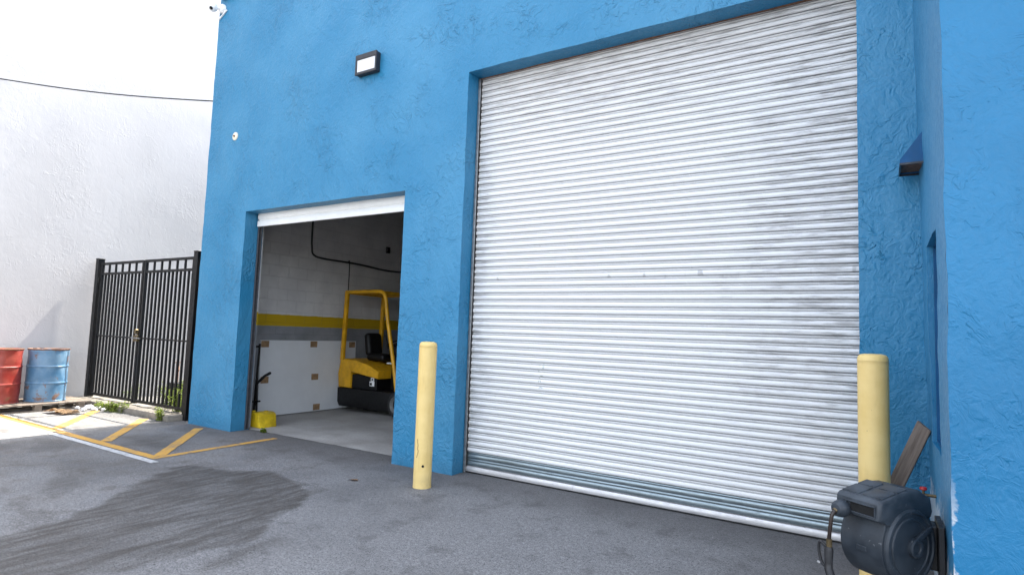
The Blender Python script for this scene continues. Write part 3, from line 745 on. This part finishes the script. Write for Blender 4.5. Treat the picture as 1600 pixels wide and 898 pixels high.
mb = MB(); mb.lathe([(0.0, -0.05), (0.06, -0.05), (0.072, -0.035), (0.075, 0.0)], (-8.99, 0, 6.63), 'y', 28, False); obj('mount', mb, M['white_gloss'], t, 40)
mb = MB(); mb.tube([(-8.99, -0.04, 6.63), (-9.03, -0.09, 6.63)], 0.03, 14)
bmesh.ops.create_icosphere(mb.b, subdivisions=3, radius=0.075, matrix=Matrix.Translation((-9.06, -0.135, 6.62)))
hd = obj('ball_head', mb, M['white_gloss'], t, 60)
dd = (Vector((-6, -5.2, 1.5))-Vector((-9.06, -0.135, 6.62))).normalized()
mb = MB(); bmesh.ops.create_icosphere(mb.b, subdivisions=2, radius=0.034, matrix=Matrix.Translation(Vector((-9.06, -0.135, 6.62))+dd*0.052)); obj('lens', mb, M['void'], hd, 60)
mb = MB(); mb.box(-9.10, -8.86, -0.022, 0.0, 6.515, 6.535, 0.003, 1, Matrix.Translation((-8.98, 0, 6.525))@Matrix.Rotation(R(-28), 4, 'Y')@Matrix.Translation((8.98, 0, -6.525))); obj('bracket', mb, M['white_gloss'], t)
tag(obj('conduit_box', MB().box(-9.02, -8.80, -0.10, 0.005, 6.78, 6.98, 0.012, 2), M['blue']), 'small blue painted junction box above the security camera', 'junction box')
p0, p1 = Vector((-9.03, -0.03, 6.55)), Vector((-12.85, 1.52, 8.66))
tag(obj('camera_cable', MB().tube([p0.lerp(p1, k/12)-Vector((0, 0, 0.10*math.sin(math.pi*k/12))) for k in range(13)], 0.007, 8), M['white_gloss'], None, 60), 'thin white cable rising left from the security camera', 'cable')
p0, p1 = Vector((-9.08, 0.02, 5.12)), Vector((-12.85, -1.62, 5.62))
tag(obj('overhead_cable', MB().tube([p0.lerp(p1, k/16)-Vector((0, 0, 0.06*math.sin(math.pi*k/16))) for k in range(17)], 0.011, 8), M['cable'], None, 60), 'black cable strung between blue corner and white wall', 'cable')
# hooded light high on the wing side
t = thing('hood_light', 'blue painted wedge hood light on the side wall above slot window', 'wall light', (0.26, -0.2, 2.9))
xw = 0.266
mb = MB()
outer = [(xw+0.01, 3.045), (xw-0.005, 3.045), (xw-0.135, 2.86), (xw-0.135, 2.835), (xw+0.01, 2.835)]
mb.prism(outer, 'y', -0.40, -0.385); mb.prism(outer, 'y', -0.075, -0.06)
mb.prism([(xw-0.003, 3.045), (xw-0.135, 2.86), (xw-0.135, 2.835), (xw-0.125, 2.835), (xw-0.125, 2.855), (xw-0.003, 3.03)], 'y', -0.384, -0.076)
obj('hood', mb, M['navy'], t)
mb = MB(); mb.box(xw-0.124, xw+0.005, -0.384, -0.076, 2.846, 2.856); obj('lamp_cover', mb, M['rust'], t)
mb = MB()
mb.box(xw-0.137, xw+0.006, -0.402, -0.392, 2.822, 2.835); mb.box(xw-0.137, xw+0.006, -0.07, -0.06, 2.822, 2.835); mb.box(xw-0.137, xw-0.127, -0.391, -0.071, 2.822, 2.835)
obj('hood_rim', mb, M['lamp_black'], t)

# ------------------------------------------------------------------ leaning board
ax_ = Vector((0.240, -0.36, 1.035))-Vector((-0.165, -0.25, 0.0))
L = ax_.length; zax = ax_.normalized(); xax = Vector((1, -0.25, 0)); xax = (xax-zax*xax.dot(zax)).normalized(); yax = zax.cross(xax)
mb = MB(); mb.box(-0.046, 0.046, -0.019, 0.019, 0.0, L, 0.003)
for v in mb.b.verts:
    if v.co.z > L-0.01: v.co.z += -0.03*(v.co.x/0.046)*0.5-0.012
o = obj('wooden_board', mb, M['plank'])
o.matrix_world = Matrix.Translation((-0.155, -0.25, 0.012))@Matrix((xax, yax, zax)).transposed().to_4x4()
tag(o, 'weathered brown timber board leaning in the blue wall corner', 'board')

# ------------------------------------------------------------------ hose reel
HR = thing('hose_reel', 'dark slate plastic wall-mounted hose reel with hanging hose', 'hose reel', (0.022, -1.355, 0.558))
r0 = 0.212; cz = -0.045
def arc(cy, cz_, r, a0, a1, n): return [(cy+r*math.cos(R(a0+(a1-a0)*i/n)), cz_+r*math.sin(R(a0+(a1-a0)*i/n))) for i in range(n+1)]
mb = MB()
mb.prism(arc(0.0, cz, r0, 160, 380, 30) + [(0.19, 0.14), (-0.17, 0.14)], 'x', -0.125, 0.115, 0.018, 3); body = obj('drum_case', mb, M['plastic'], HR, 35, True)
mb = MB()   # side disc with raised rings
mb.lathe([(0.205, 0.112), (0.205, 0.128), (0.196, 0.140), (0.184, 0.140), (0.178, 0.133), (0.160, 0.131), (0.155, 0.137), (0.146, 0.137), (0.142, 0.131), (0.06, 0.126), (0.0, 0.126)], (0, 0, cz), 'x', 56, False)
mb.lathe([(0.205, -0.122), (0.205, -0.138), (0.19, -0.148), (0.0, -0.148)], (0, 0, cz), 'x', 48, False)
obj('side_disc', mb, M['plastic'], HR, 35, True)
mb = MB(); mb.lathe([(0.052, 0.12), (0.052, 0.146), (0.044, 0.152), (0.03, 0.150), (0.026, 0.142), (0.0, 0.142)], (0, 0.03, cz-0.005), 'x', 32, False)
mb.box(0.127, 0.147, 0.03, 0.19, cz+0.012, cz+0.044, 0.006, 2, Matrix.Translation((0, 0.03, cz))@Matrix.Rotation(R(24), 4, 'X')@Matrix.Translation((0, -0.03, -cz)))
obj('pivot_arm', mb, M['plastic'], HR, 35, True)
mb = MB()   # hood: overhanging lid, sloping down to the front
hood = [(-0.235, 0.100), (-0.248, 0.112), (-0.243, 0.195), (-0.225, 0.215), (-0.02, 0.255), (0.10, 0.252), (0.19, 0.205), (0.205, 0.13), (0.19, 0.095), (-0.10, 0.075), (-0.18, 0.085)]
mb.prism(hood, 'x', -0.140, 0.128, 0.020, 3); hd = obj('hood', mb, M['plastic'], HR, 35, True)
mb = MB()   # raised panels on the lid
for x0, x1 in ((-0.125, -0.022), (0.0, 0.112)):
    for y0, y1 in ((-0.205, -0.09), (-0.075, 0.0)):
        sl = 0.04/0.205
        za, zb = 0.2155+(y0+0.225)*sl*0.98, 0.2155+(y1+0.225)*sl*0.98
        mb.prism([(y0, za-0.006), (y1, zb-0.006), (y1, zb+0.005), (y0, za+0.005)], 'x', x0, x1, 0.003)
obj('lid_panel', mb, M['plastic'], hd, 35, True)
mb = MB(); mb.box(-0.045, 0.098, -0.250, -0.22, 0.128, 0.176, 0.004); obj('slot', mb, M['void'], hd, 0, True)
mb = MB()
mb.box(-0.070, 0.106, -0.2545, -0.245, 0.1765, 0.183, 0.002); mb.box(-0.070, 0.106, -0.2545, -0.245, 0.121, 0.1275, 0.002); mb.box(0.0985, 0.106, -0.2545, -0.245, 0.128, 0.176, 0.002); mb.box(-0.070, -0.0625, -0.2545, -0.245, 0.128, 0.176, 0.002)
obj('slot_frame', mb, M['plastic'], hd, 0, True)
mb = MB(); mb.box(-0.035, 0.025, -0.216, -0.196, -0.085, -0.055, 0.005, 2); obj('badge', mb, M['plastic'], body, 0, True)
bx_, by_, bz_ = -0.082, -0.268, 0.128
mb = MB(); mb.lathe([(0.0, -0.052), (0.028, -0.048), (0.043, -0.03), (0.048, -0.008), (0.046, 0.014), (0.036, 0.034), (0.018, 0.044), (0.0, 0.046)], (bx_, by_, bz_), 'y', 28, False); obj('hose_stop', mb, M['plastic'], HR, 40, True)
hp = smooth_path([(bx_, by_-0.045, bz_-0.004), (bx_-0.006, by_-0.068, bz_-0.03), (bx_-0.012, by_-0.074, bz_-0.09), (bx_-0.024, by_-0.070, bz_-0.16), (bx_-0.028, by_-0.066, bz_-0.20)], 8)
mb = MB(); mb.tube(hp, 0.0105, 12); hose = obj('hose', mb, M['hose'], HR, 50, True)
mb = MB(); mb.tube([hp[0], hp[3]], 0.0145, 12); obj('brass_fitting', mb, M['brass'], hose, 40, True)
mb = MB(); mb.tube([hp[-1]+Vector((0, 0, 0.03)), hp[-1]+Vector((0, 0, -0.012))], 0.0155, 12); obj('brass_fitting', mb, M['brass'], hose, 40, True)
e = hp[-1]
mb = MB(); mb.tube([e+Vector((0, 0, -0.012)), e+Vector((-0.002, 0, -0.03)), e+Vector((-0.004, 0.0, -0.10)), e+Vector((-0.002, -0.004, -0.135)), e+Vector((0.02, -0.012, -0.165)), e+Vector((0.05, -0.02, -0.18))], [0.017, 0.024, 0.021, 0.022, 0.024, 0.02], 14); noz = obj('spray_nozzle', mb, M['black_plastic'], HR, 50, True)
mb = MB(); mb.tube(smooth_path([e+Vector((-0.015, 0, -0.02)), e+Vector((-0.055, -0.004, 0.0)), e+Vector((-0.062, -0.005, -0.05)), e+Vector((-0.045, -0.004, -0.11)), e+Vector((-0.02, 0, -0.13))], 5), 0.008, 8); obj('trigger', mb, M['black_plastic'], noz, 50, True)
mb = MB(); mb.tube([e+Vector((0.035, -0.016, -0.172)), e+Vector((0.085, -0.03, -0.188))], 0.022, 14); obj('nozzle_tip', mb, M['steel'], noz, 50, True)
mb = MB(); mb.tube([e+Vector((-0.07, -0.005, -0.118)), e+Vector((-0.05, -0.005, -0.12))], 0.008, 8); obj('trigger_clip', mb, M['steel'], noz, 50, True)
HR.rotation_euler = (0, 0, R(-35)); HR.scale = (0.95, 0.95, 0.95)
# wall bracket, in world space like the wall it is screwed to (kept a part of the reel)
inv = (Matrix.Translation(HR.location)@Matrix.Rotation(R(-35), 4, 'Z')@Matrix.Scale(0.95, 4)).inverted()
def reel_part(name, mb, mat, sm=0):
    bmesh.ops.transform(mb.b, matrix=inv, verts=mb.b.verts); return obj(name, mb, mat, HR, sm, True)
mb = MB(); mb.box(0.250, 0.278, -1.30, -1.02, 0.34, 0.61, 0.003); mb.box(0.14, 0.251, -1.22, -1.08, 0.36, 0.59, 0.005); mb.tube([(0.16, -1.17, 0.385), (0.16, -1.17, 0.615)], 0.016, 12)
reel_part('wall_bracket', mb, M['black_plastic'], 35)
for z in (0.43, 0.57):
    mb = MB(); mb.lathe([(0.009, 0.0), (0.009, 0.004), (0.0, 0.006)], (0.267, -1.287, z), 'y', 10, False)
    reel_part('bracket_screw', mb, M['steel'])
mb = MB(); mb.tube(smooth_path([(0.14, -1.22, 0.42), (0.165, -1.27, 0.37), (0.19, -1.2, 0.33), (0.22, -1.0, 0.36)], 6), 0.011, 10); reel_part('feed_hose', mb, M['hose'], 50)
mb = MB(); mb.tube([(0.150, -1.24, 0.40), (0.165, -1.275, 0.372)], 0.016, 12); reel_part('feed_fitting', mb, M['brass'], 50)
t = thing('garden_tap', 'brass garden tap with red handle on side wall behind reel', 'tap', (0.285, -0.62, 0.64))
mb = MB(); mb.tube([(0.292, -0.62, 0.635), (0.205, -0.62, 0.635)], 0.010, 10); mb.tube([(0.22, -0.62, 0.635), (0.22, -0.62, 0.665)], 0.008, 10); mb.tube([(0.212, -0.62, 0.635), (0.196, -0.62, 0.60)], 0.012, 10); obj('body', mb, M['brass'], t, 50)
mb = MB(); mb.lathe([(0.018, 0.665), (0.021, 0.670), (0.018, 0.682), (0.0, 0.686)], (0.22, -0.62, 0), 'z', 18); obj('handle', mb, M['red_plastic'], t, 40)

# ------------------------------------------------------------------ inside the small door
xi = -8.91
t = thing('wall_panel', 'large white panel leaning on the inside left wall', 'panel', (-8.83, 2.0, 0.02))
mb = MB(); mb.prism([(-8.855, 0.02), (-8.83, 0.02), (-8.872, 1.30), (-8.897, 1.30)], 'y', 1.02, 3.15); sh = obj('sheet', mb, M['panel'], t)
for y, z in ((1.10, 1.235), (2.12, 1.235), (1.12, 0.63), (2.17, 0.64), (2.23, 0.09), (3.05, 1.23)):
    xx = -8.83-0.042*(z-0.02)/1.28
    mb = MB(); mb.box(xx-0.004, xx+0.006, y-0.075, y+0.075, z-0.055, z+0.055, 0.001, 1); obj('cardboard_pad', mb, M['cardboard'], t)
wire = smooth_path([(xi, 1.95, 6.2), (xi+0.01, 1.95, 3.5), (xi+0.012, 1.965, 3.02), (xi+0.014, 2.02, 2.88), (xi+0.014, 2.25, 2.84), (xi+0.014, 2.85, 2.84), (xi+0.014, 3.3, 2.83), (xi+0.016, 3.8, 2.80), (xi+0.016, 4.4, 2.81), (xi+0.016, 5.6, 2.9)], 6)
t = tag(obj('wall_cable', MB().tube(wire, 0.018, 8), M['cable'], None, 50), 'thick black cable stapled along the inside block wall', 'cable')
obj('branch_cable', MB().tube(smooth_path([(xi+0.01, 2.86, 2.83), (xi+0.01, 2.90, 2.72), (xi+0.01, 2.90, 1.0), (xi+0.01, 2.92, 0.3)], 6), 0.009, 8), M['cable'], t, 50)
tag(obj('socket_box', MB().box(xi, xi+0.05, 3.88, 3.98, 3.17, 3.30, 0.006), M['lamp_black']), 'small dark socket box high on the inside block wall', 'socket')
t = thing('barrier_block', 'yellow plastic block on the floor by the small door jamb', 'barrier block', (-8.2, 0.50, 0.018))
mb = MB(); mb.prism([(-8.16, 0.007), (-7.84, 0.007), (-7.87, 0.20), (-7.93, 0.225), (-8.08, 0.225), (-8.13, 0.20)], 'y', 0.36, 0.66, 0.012, 2)
for v in mb.b.verts: v.co.x -= 0.08+0.0*(v.co.y); v.co.y += 0.06
obj('body', mb, M['block_yellow'], t, 35)
for x, y in ((-8.20, 0.50), (-8.06, 0.62)):
    mb = MB(); mb.box(x-0.025, x+0.025, y-0.025, y+0.025, 0.222, 0.242, 0.006); obj('lug', mb, M['block_yellow'], t)
t = thing('hand_truck', 'black steel hand truck with angled handle standing by the jamb', 'hand truck', (-8.45, 0.75, 0.018))
mb = MB(); mb.tube([(-8.610, 0.78, 0.02), (-8.610, 0.82, 1.25)], 0.016, 8); mb.tube([(-8.290, 0.62, 0.02), (-8.590, 0.80, 0.62)], 0.015, 8); mb.tube([(-8.750, 0.76, 0.02), (-8.750, 0.80, 1.2)], 0.014, 8); mb.tube([(-8.750, 0.77, 0.3), (-8.290, 0.66, 0.36)], 0.014, 8); mb.tube([(-8.750, 0.80, 1.2), (-8.610, 0.82, 1.2)], 0.014, 8); obj('frame', mb, M['fork_black'], t, 50)
mb = MB(); mb.tube([(-8.605, 0.80, 0.60), (-8.450, 0.84, 0.74), (-8.350, 0.86, 0.79)], 0.022, 10); obj('handle', mb, M['rubber'], t, 50)
mb = MB(); mb.box(-8.80, -8.35, 0.56, 0.76, 0.019, 0.03); obj('toe_plate', mb, M['fork_black'], t)

# forklift, side on, facing +x
FY0, FY1 = 2.60, 3.66; FL = thing('forklift', 'yellow and black electric forklift parked inside the small door', 'forklift', (-7.9, 3.1, 0.018))
mb = MB(); mb.prism([(-8.66, 0.10), (-8.71, 0.18), (-8.72, 0.44), (-7.15, 0.44), (-7.15, 0.30), (-7.28, 0.10)], 'y', FY0, FY1, 0.02, 2); ch = obj('chassis', mb, M['fork_black'], FL, 35)
mb = MB(); mb.prism([(-8.715, 0.445), (-8.725, 0.70), (-8.70, 0.96), (-8.52, 0.985), (-8.40, 0.96), (-8.40, 0.445)], 'y', FY0+0.01, FY1-0.01, 0.03, 3); obj('counterweight', mb, M['fork_yellow'], FL, 35)
mb = MB(); mb.box(-8.395, -7.76, FY0+0.05, FY1-0.05, 0.445, 0.70, 0.01); bp = obj('battery_panel', mb, M['fork_black'], FL)
mb = MB(); mb.prism([(-8.52, 0.92), (-8.40, 0.745), (-7.70, 0.655), (-7.68, 0.80), (-7.95, 0.895), (-8.30, 0.965), (-8.46, 0.975)], 'y', FY0+0.005, FY1-0.005, 0.025, 3); obj('hood', mb, M['fork_yellow'], FL, 35)
mb = MB(); mb.box(-7.93, -7.81, FY0+0.047, FY0+0.0495, 0.515, 0.60); mb.box(-7.90, -7.82, FY0+0.047, FY0+0.0495, 0.605, 0.665); st = obj('sticker', mb, M['sticker'], bp)
mb = MB(); mb.box(-7.92, -7.87, FY0+0.0445, FY0+0.0465, 0.53, 0.575); obj('sticker_print', mb, M['fork_black'], st); mb = MB(); mb.box(-7.885, -7.84, FY0+0.0445, FY0+0.0465, 0.62, 0.65); obj('sticker_print', mb, M['fork_black'], st)
def bent(pts, r, n=6): return MB().tube(smooth_path(pts, n), r, 10)
for y in (FY0+0.04, FY1-0.04):
    mb = MB(); mb.box(-0.04, 0.04, -0.03, 0.03, 0, 1.31, 0.008, 2, Matrix.Translation((-8.665, y, 0.95))@Matrix.Rotation(R(1.6), 4, 'Y')); obj('rear_post', mb, M['fork_yellow'], FL, 35)
    mb = bent([(-8.66, y, 2.235), (-8.3, y, 2.24), (-7.85, y, 2.243), (-7.70, y, 2.22), (-7.625, y, 2.10), (-7.56, y, 1.76), (-7.36, y, 0.95), (-7.24, y, 0.40)], 0.036, 7); obj('front_pillar', mb, M['fork_yellow'], FL, 50)
mb = MB()
for k in range(7):
    x = -8.55+k*0.135; mb.box(x, x+0.035, FY0+0.075, FY1-0.075, 2.222, 2.255, 0.004)
mb.box(-7.735, -7.67, FY0+0.06, FY1-0.06, 2.19, 2.235, 0.006); mb.box(-8.69, -8.62, FY0+0.07, FY1-0.07, 2.20, 2.25, 0.006)
obj('overhead_guard', mb, M['fork_yellow'], FL)
mb = MB(); mb.box(-8.30, -7.85, FY0+0.28, FY1-0.28, 0.96, 1.09, 0.055, 4); mb.box(-0.08, 0.07, FY0+0.34, FY1-0.34, 0, 0.44, 0.072, 5, Matrix.Translation((-8.32, 0, 1.04))@Matrix.Rotation(R(-10), 4, 'Y')); obj('seat', mb, M['fork_black'], FL, 40)
mb = MB(); mb.box(-7.62, -7.40, FY0+0.25, FY1-0.25, 0.44, 1.08, 0.04, 2); mb.box(-7.66, -7.45, FY0+0.22, FY1-0.22, 1.08, 1.25, 0.03, 2); obj('dashboard', mb, M['fork_black'], FL, 40)
mb = MB(); ring = [(0.15*math.cos(a_)-7.78, FY0+0.52+0.15*math.sin(a_), 1.30+0.06*math.cos(a_)) for a_ in [2*math.pi*k/28 for k in range(28)]]; mb.tube(ring, 0.014, 8, closed=True); mb.tube([(-7.78, FY0+0.52, 1.30), (-7.60, FY0+0.52, 1.15)], 0.02, 8); mb.tube([ring[0], ring[14]], 0.01, 6); obj('steering_wheel', mb, M['fork_black'], FL, 50)
mb = MB(); mb.box(-7.63, -7.50, FY0+0.14, FY0+0.26, 0.93, 0.955, 0.01); obj('paper_pad', mb, M['sticker'], FL)
mb = MB(); mb.tube([(-7.66, FY0+0.2, 1.2), (-7.72, FY0+0.18, 1.45)], 0.012, 8); mb.tube([(-7.62, FY0+0.27, 1.2), (-7.68, FY0+0.25, 1.43)], 0.012, 8); obj('lever', mb, M['fork_black'], FL)
def wheel(x, y, z, r, w):
    mb = MB(); mb.lathe([(r*0.70, -w/2), (r*0.93, -w/2), (r, -w/2+0.02), (r, w/2-0.02), (r*0.93, w/2), (r*0.70, w/2)], (x, y, z), 'y', 40, False); ty = obj('tyre', mb, M['rubber'], FL, 40)
    mb = MB(); mb.lathe([(0.0, -w/2+0.03), (r*0.3, -w/2+0.03), (r*0.5, -w/2+0.05), (r*0.64, -w/2+0.01), (r*0.705, -w/2-0.004), (r*0.705, w/2+0.004), (0.0, w/2-0.02)], (x, y, z), 'y', 36, False); obj('rim', mb, M['rim'], ty, 40)
wheel(-7.16, FY0+0.04, 0.245, 0.235, 0.16); wheel(-7.16, FY1-0.04, 0.245, 0.235, 0.16); wheel(-8.35, (FY0+FY1)/2, 0.198, 0.18, 0.3)
mb = MB()
for y in (FY0+0.24, FY1-0.32): mb.box(-6.98, -6.86, y, y+0.08, 0.1, 2.1, 0.006)
mb.box(-6.97, -6.88, FY0+0.33, FY1-0.33, 2.02, 2.09); mb.box(-6.97, -6.88, FY0+0.33, FY1-0.33, 0.5, 0.57); obj('mast', mb, M['fork_black'], FL)
for y in (FY0+0.26, FY1-0.38): mb = MB(); mb.box(-6.85, -6.81, y, y+0.10, 0.06, 0.75); mb.box(-6.81, -5.85, y, y+0.10, 0.06, 0.095); obj('fork', mb, M['fork_black'], FL)
mb = MB(); mb.box(-7.72, -7.62, FY0+0.62, FY0+0.80, 2.02, 2.14, 0.02); mb.tube([(-7.67, FY0+0.71, 2.13), (-7.67, FY0+0.71, 2.2)], 0.02, 8); obj('work_lamp', mb, M['fork_black'], FL, 40)

# litter on the asphalt
b = bmesh.new()
P_ = [(-4.66, -0.82, 0.006), (-4.60, -0.86, 0.022), (-4.53, -0.82, 0.012), (-4.59, -0.78, 0.009)]
b.faces.new([b.verts.new(p) for p in P_]); bmesh.ops.solidify(b, geom=b.faces[:], thickness=0.002)
tag(obj('dry_leaf', b, M['dry']), 'small tan dry leaf on the asphalt left of the bollard', 'leaf')

# ------------------------------------------------------------------ light, world, camera
AZ, EL = R(4.6), R(57.8)
w = bpy.data.worlds.new('World'); S.world = w; w.use_nodes = True
nt = w.node_tree; bg = nt.nodes['Background']
sky = nt.nodes.new('ShaderNodeTexSky'); sky.sky_type = 'NISHITA'; sky.sun_disc = False
sky.sun_elevation = EL; sky.sun_rotation = AZ; sky.air_density = 1.0; sky.dust_density = 2.5; sky.ozone_density = 1.0
hs = nt.nodes.new('ShaderNodeHueSaturation'); hs.inputs['Saturation'].default_value = 0.45
nt.links.new(sky.outputs[0], hs.inputs['Color']); nt.links.new(hs.outputs[0], bg.inputs['Color']); bg.inputs['Strength'].default_value = 0.13
sl = bpy.data.lights.new('sun', 'SUN'); sl.energy = 2.6; sl.angle = R(0.5); sl.color = (1.0, 0.95, 0.87)
so = bpy.data.objects.new('sun', sl); COL.objects.link(so)
sd = Vector((math.sin(AZ)*math.cos(EL), math.cos(AZ)*math.cos(EL), math.sin(EL)))
so.rotation_euler = (-sd).to_track_quat('-Z', 'Y').to_euler(); so.location = (0, 0, 20)

cam = bpy.data.cameras.new('camera'); co = bpy.data.objects.new('camera', cam); COL.objects.link(co)
yaw, pit, rol, D, H = -0.5588, 0.0787, 0.0356, 5.2457, 1.55
f = Vector((math.sin(yaw)*math.cos(pit), math.cos(yaw)*math.cos(pit), math.sin(pit)))
r_ = Vector((math.cos(yaw), -math.sin(yaw), 0)); u = r_.cross(f)
r2 = r_*math.cos(rol)+u*math.sin(rol); u2 = -r_*math.sin(rol)+u*math.cos(rol)
co.matrix_world = Matrix.Translation((0, -D, H))@Matrix((r2, u2, -f)).transposed().to_4x4()
cam.sensor_fit = 'HORIZONTAL'; cam.sensor_width = 36; cam.lens = 36*922.44/1600
cam.clip_start = 0.05; cam.clip_end = 2000
S.camera = co
S.render.engine = 'CYCLES'
S.cycles.use_denoising = True; S.cycles.denoising_input_passes = 'RGB_ALBEDO_NORMAL'; S.cycles.denoising_prefilter = 'ACCURATE'
S.cycles.max_bounces = 10; S.cycles.diffuse_bounces = 6
S.view_settings.view_transform = 'Standard'; S.view_settings.look = 'None'; S.view_settings.gamma = 1; S.view_settings.exposure = 2.82
S.view_settings.use_curve_mapping = False
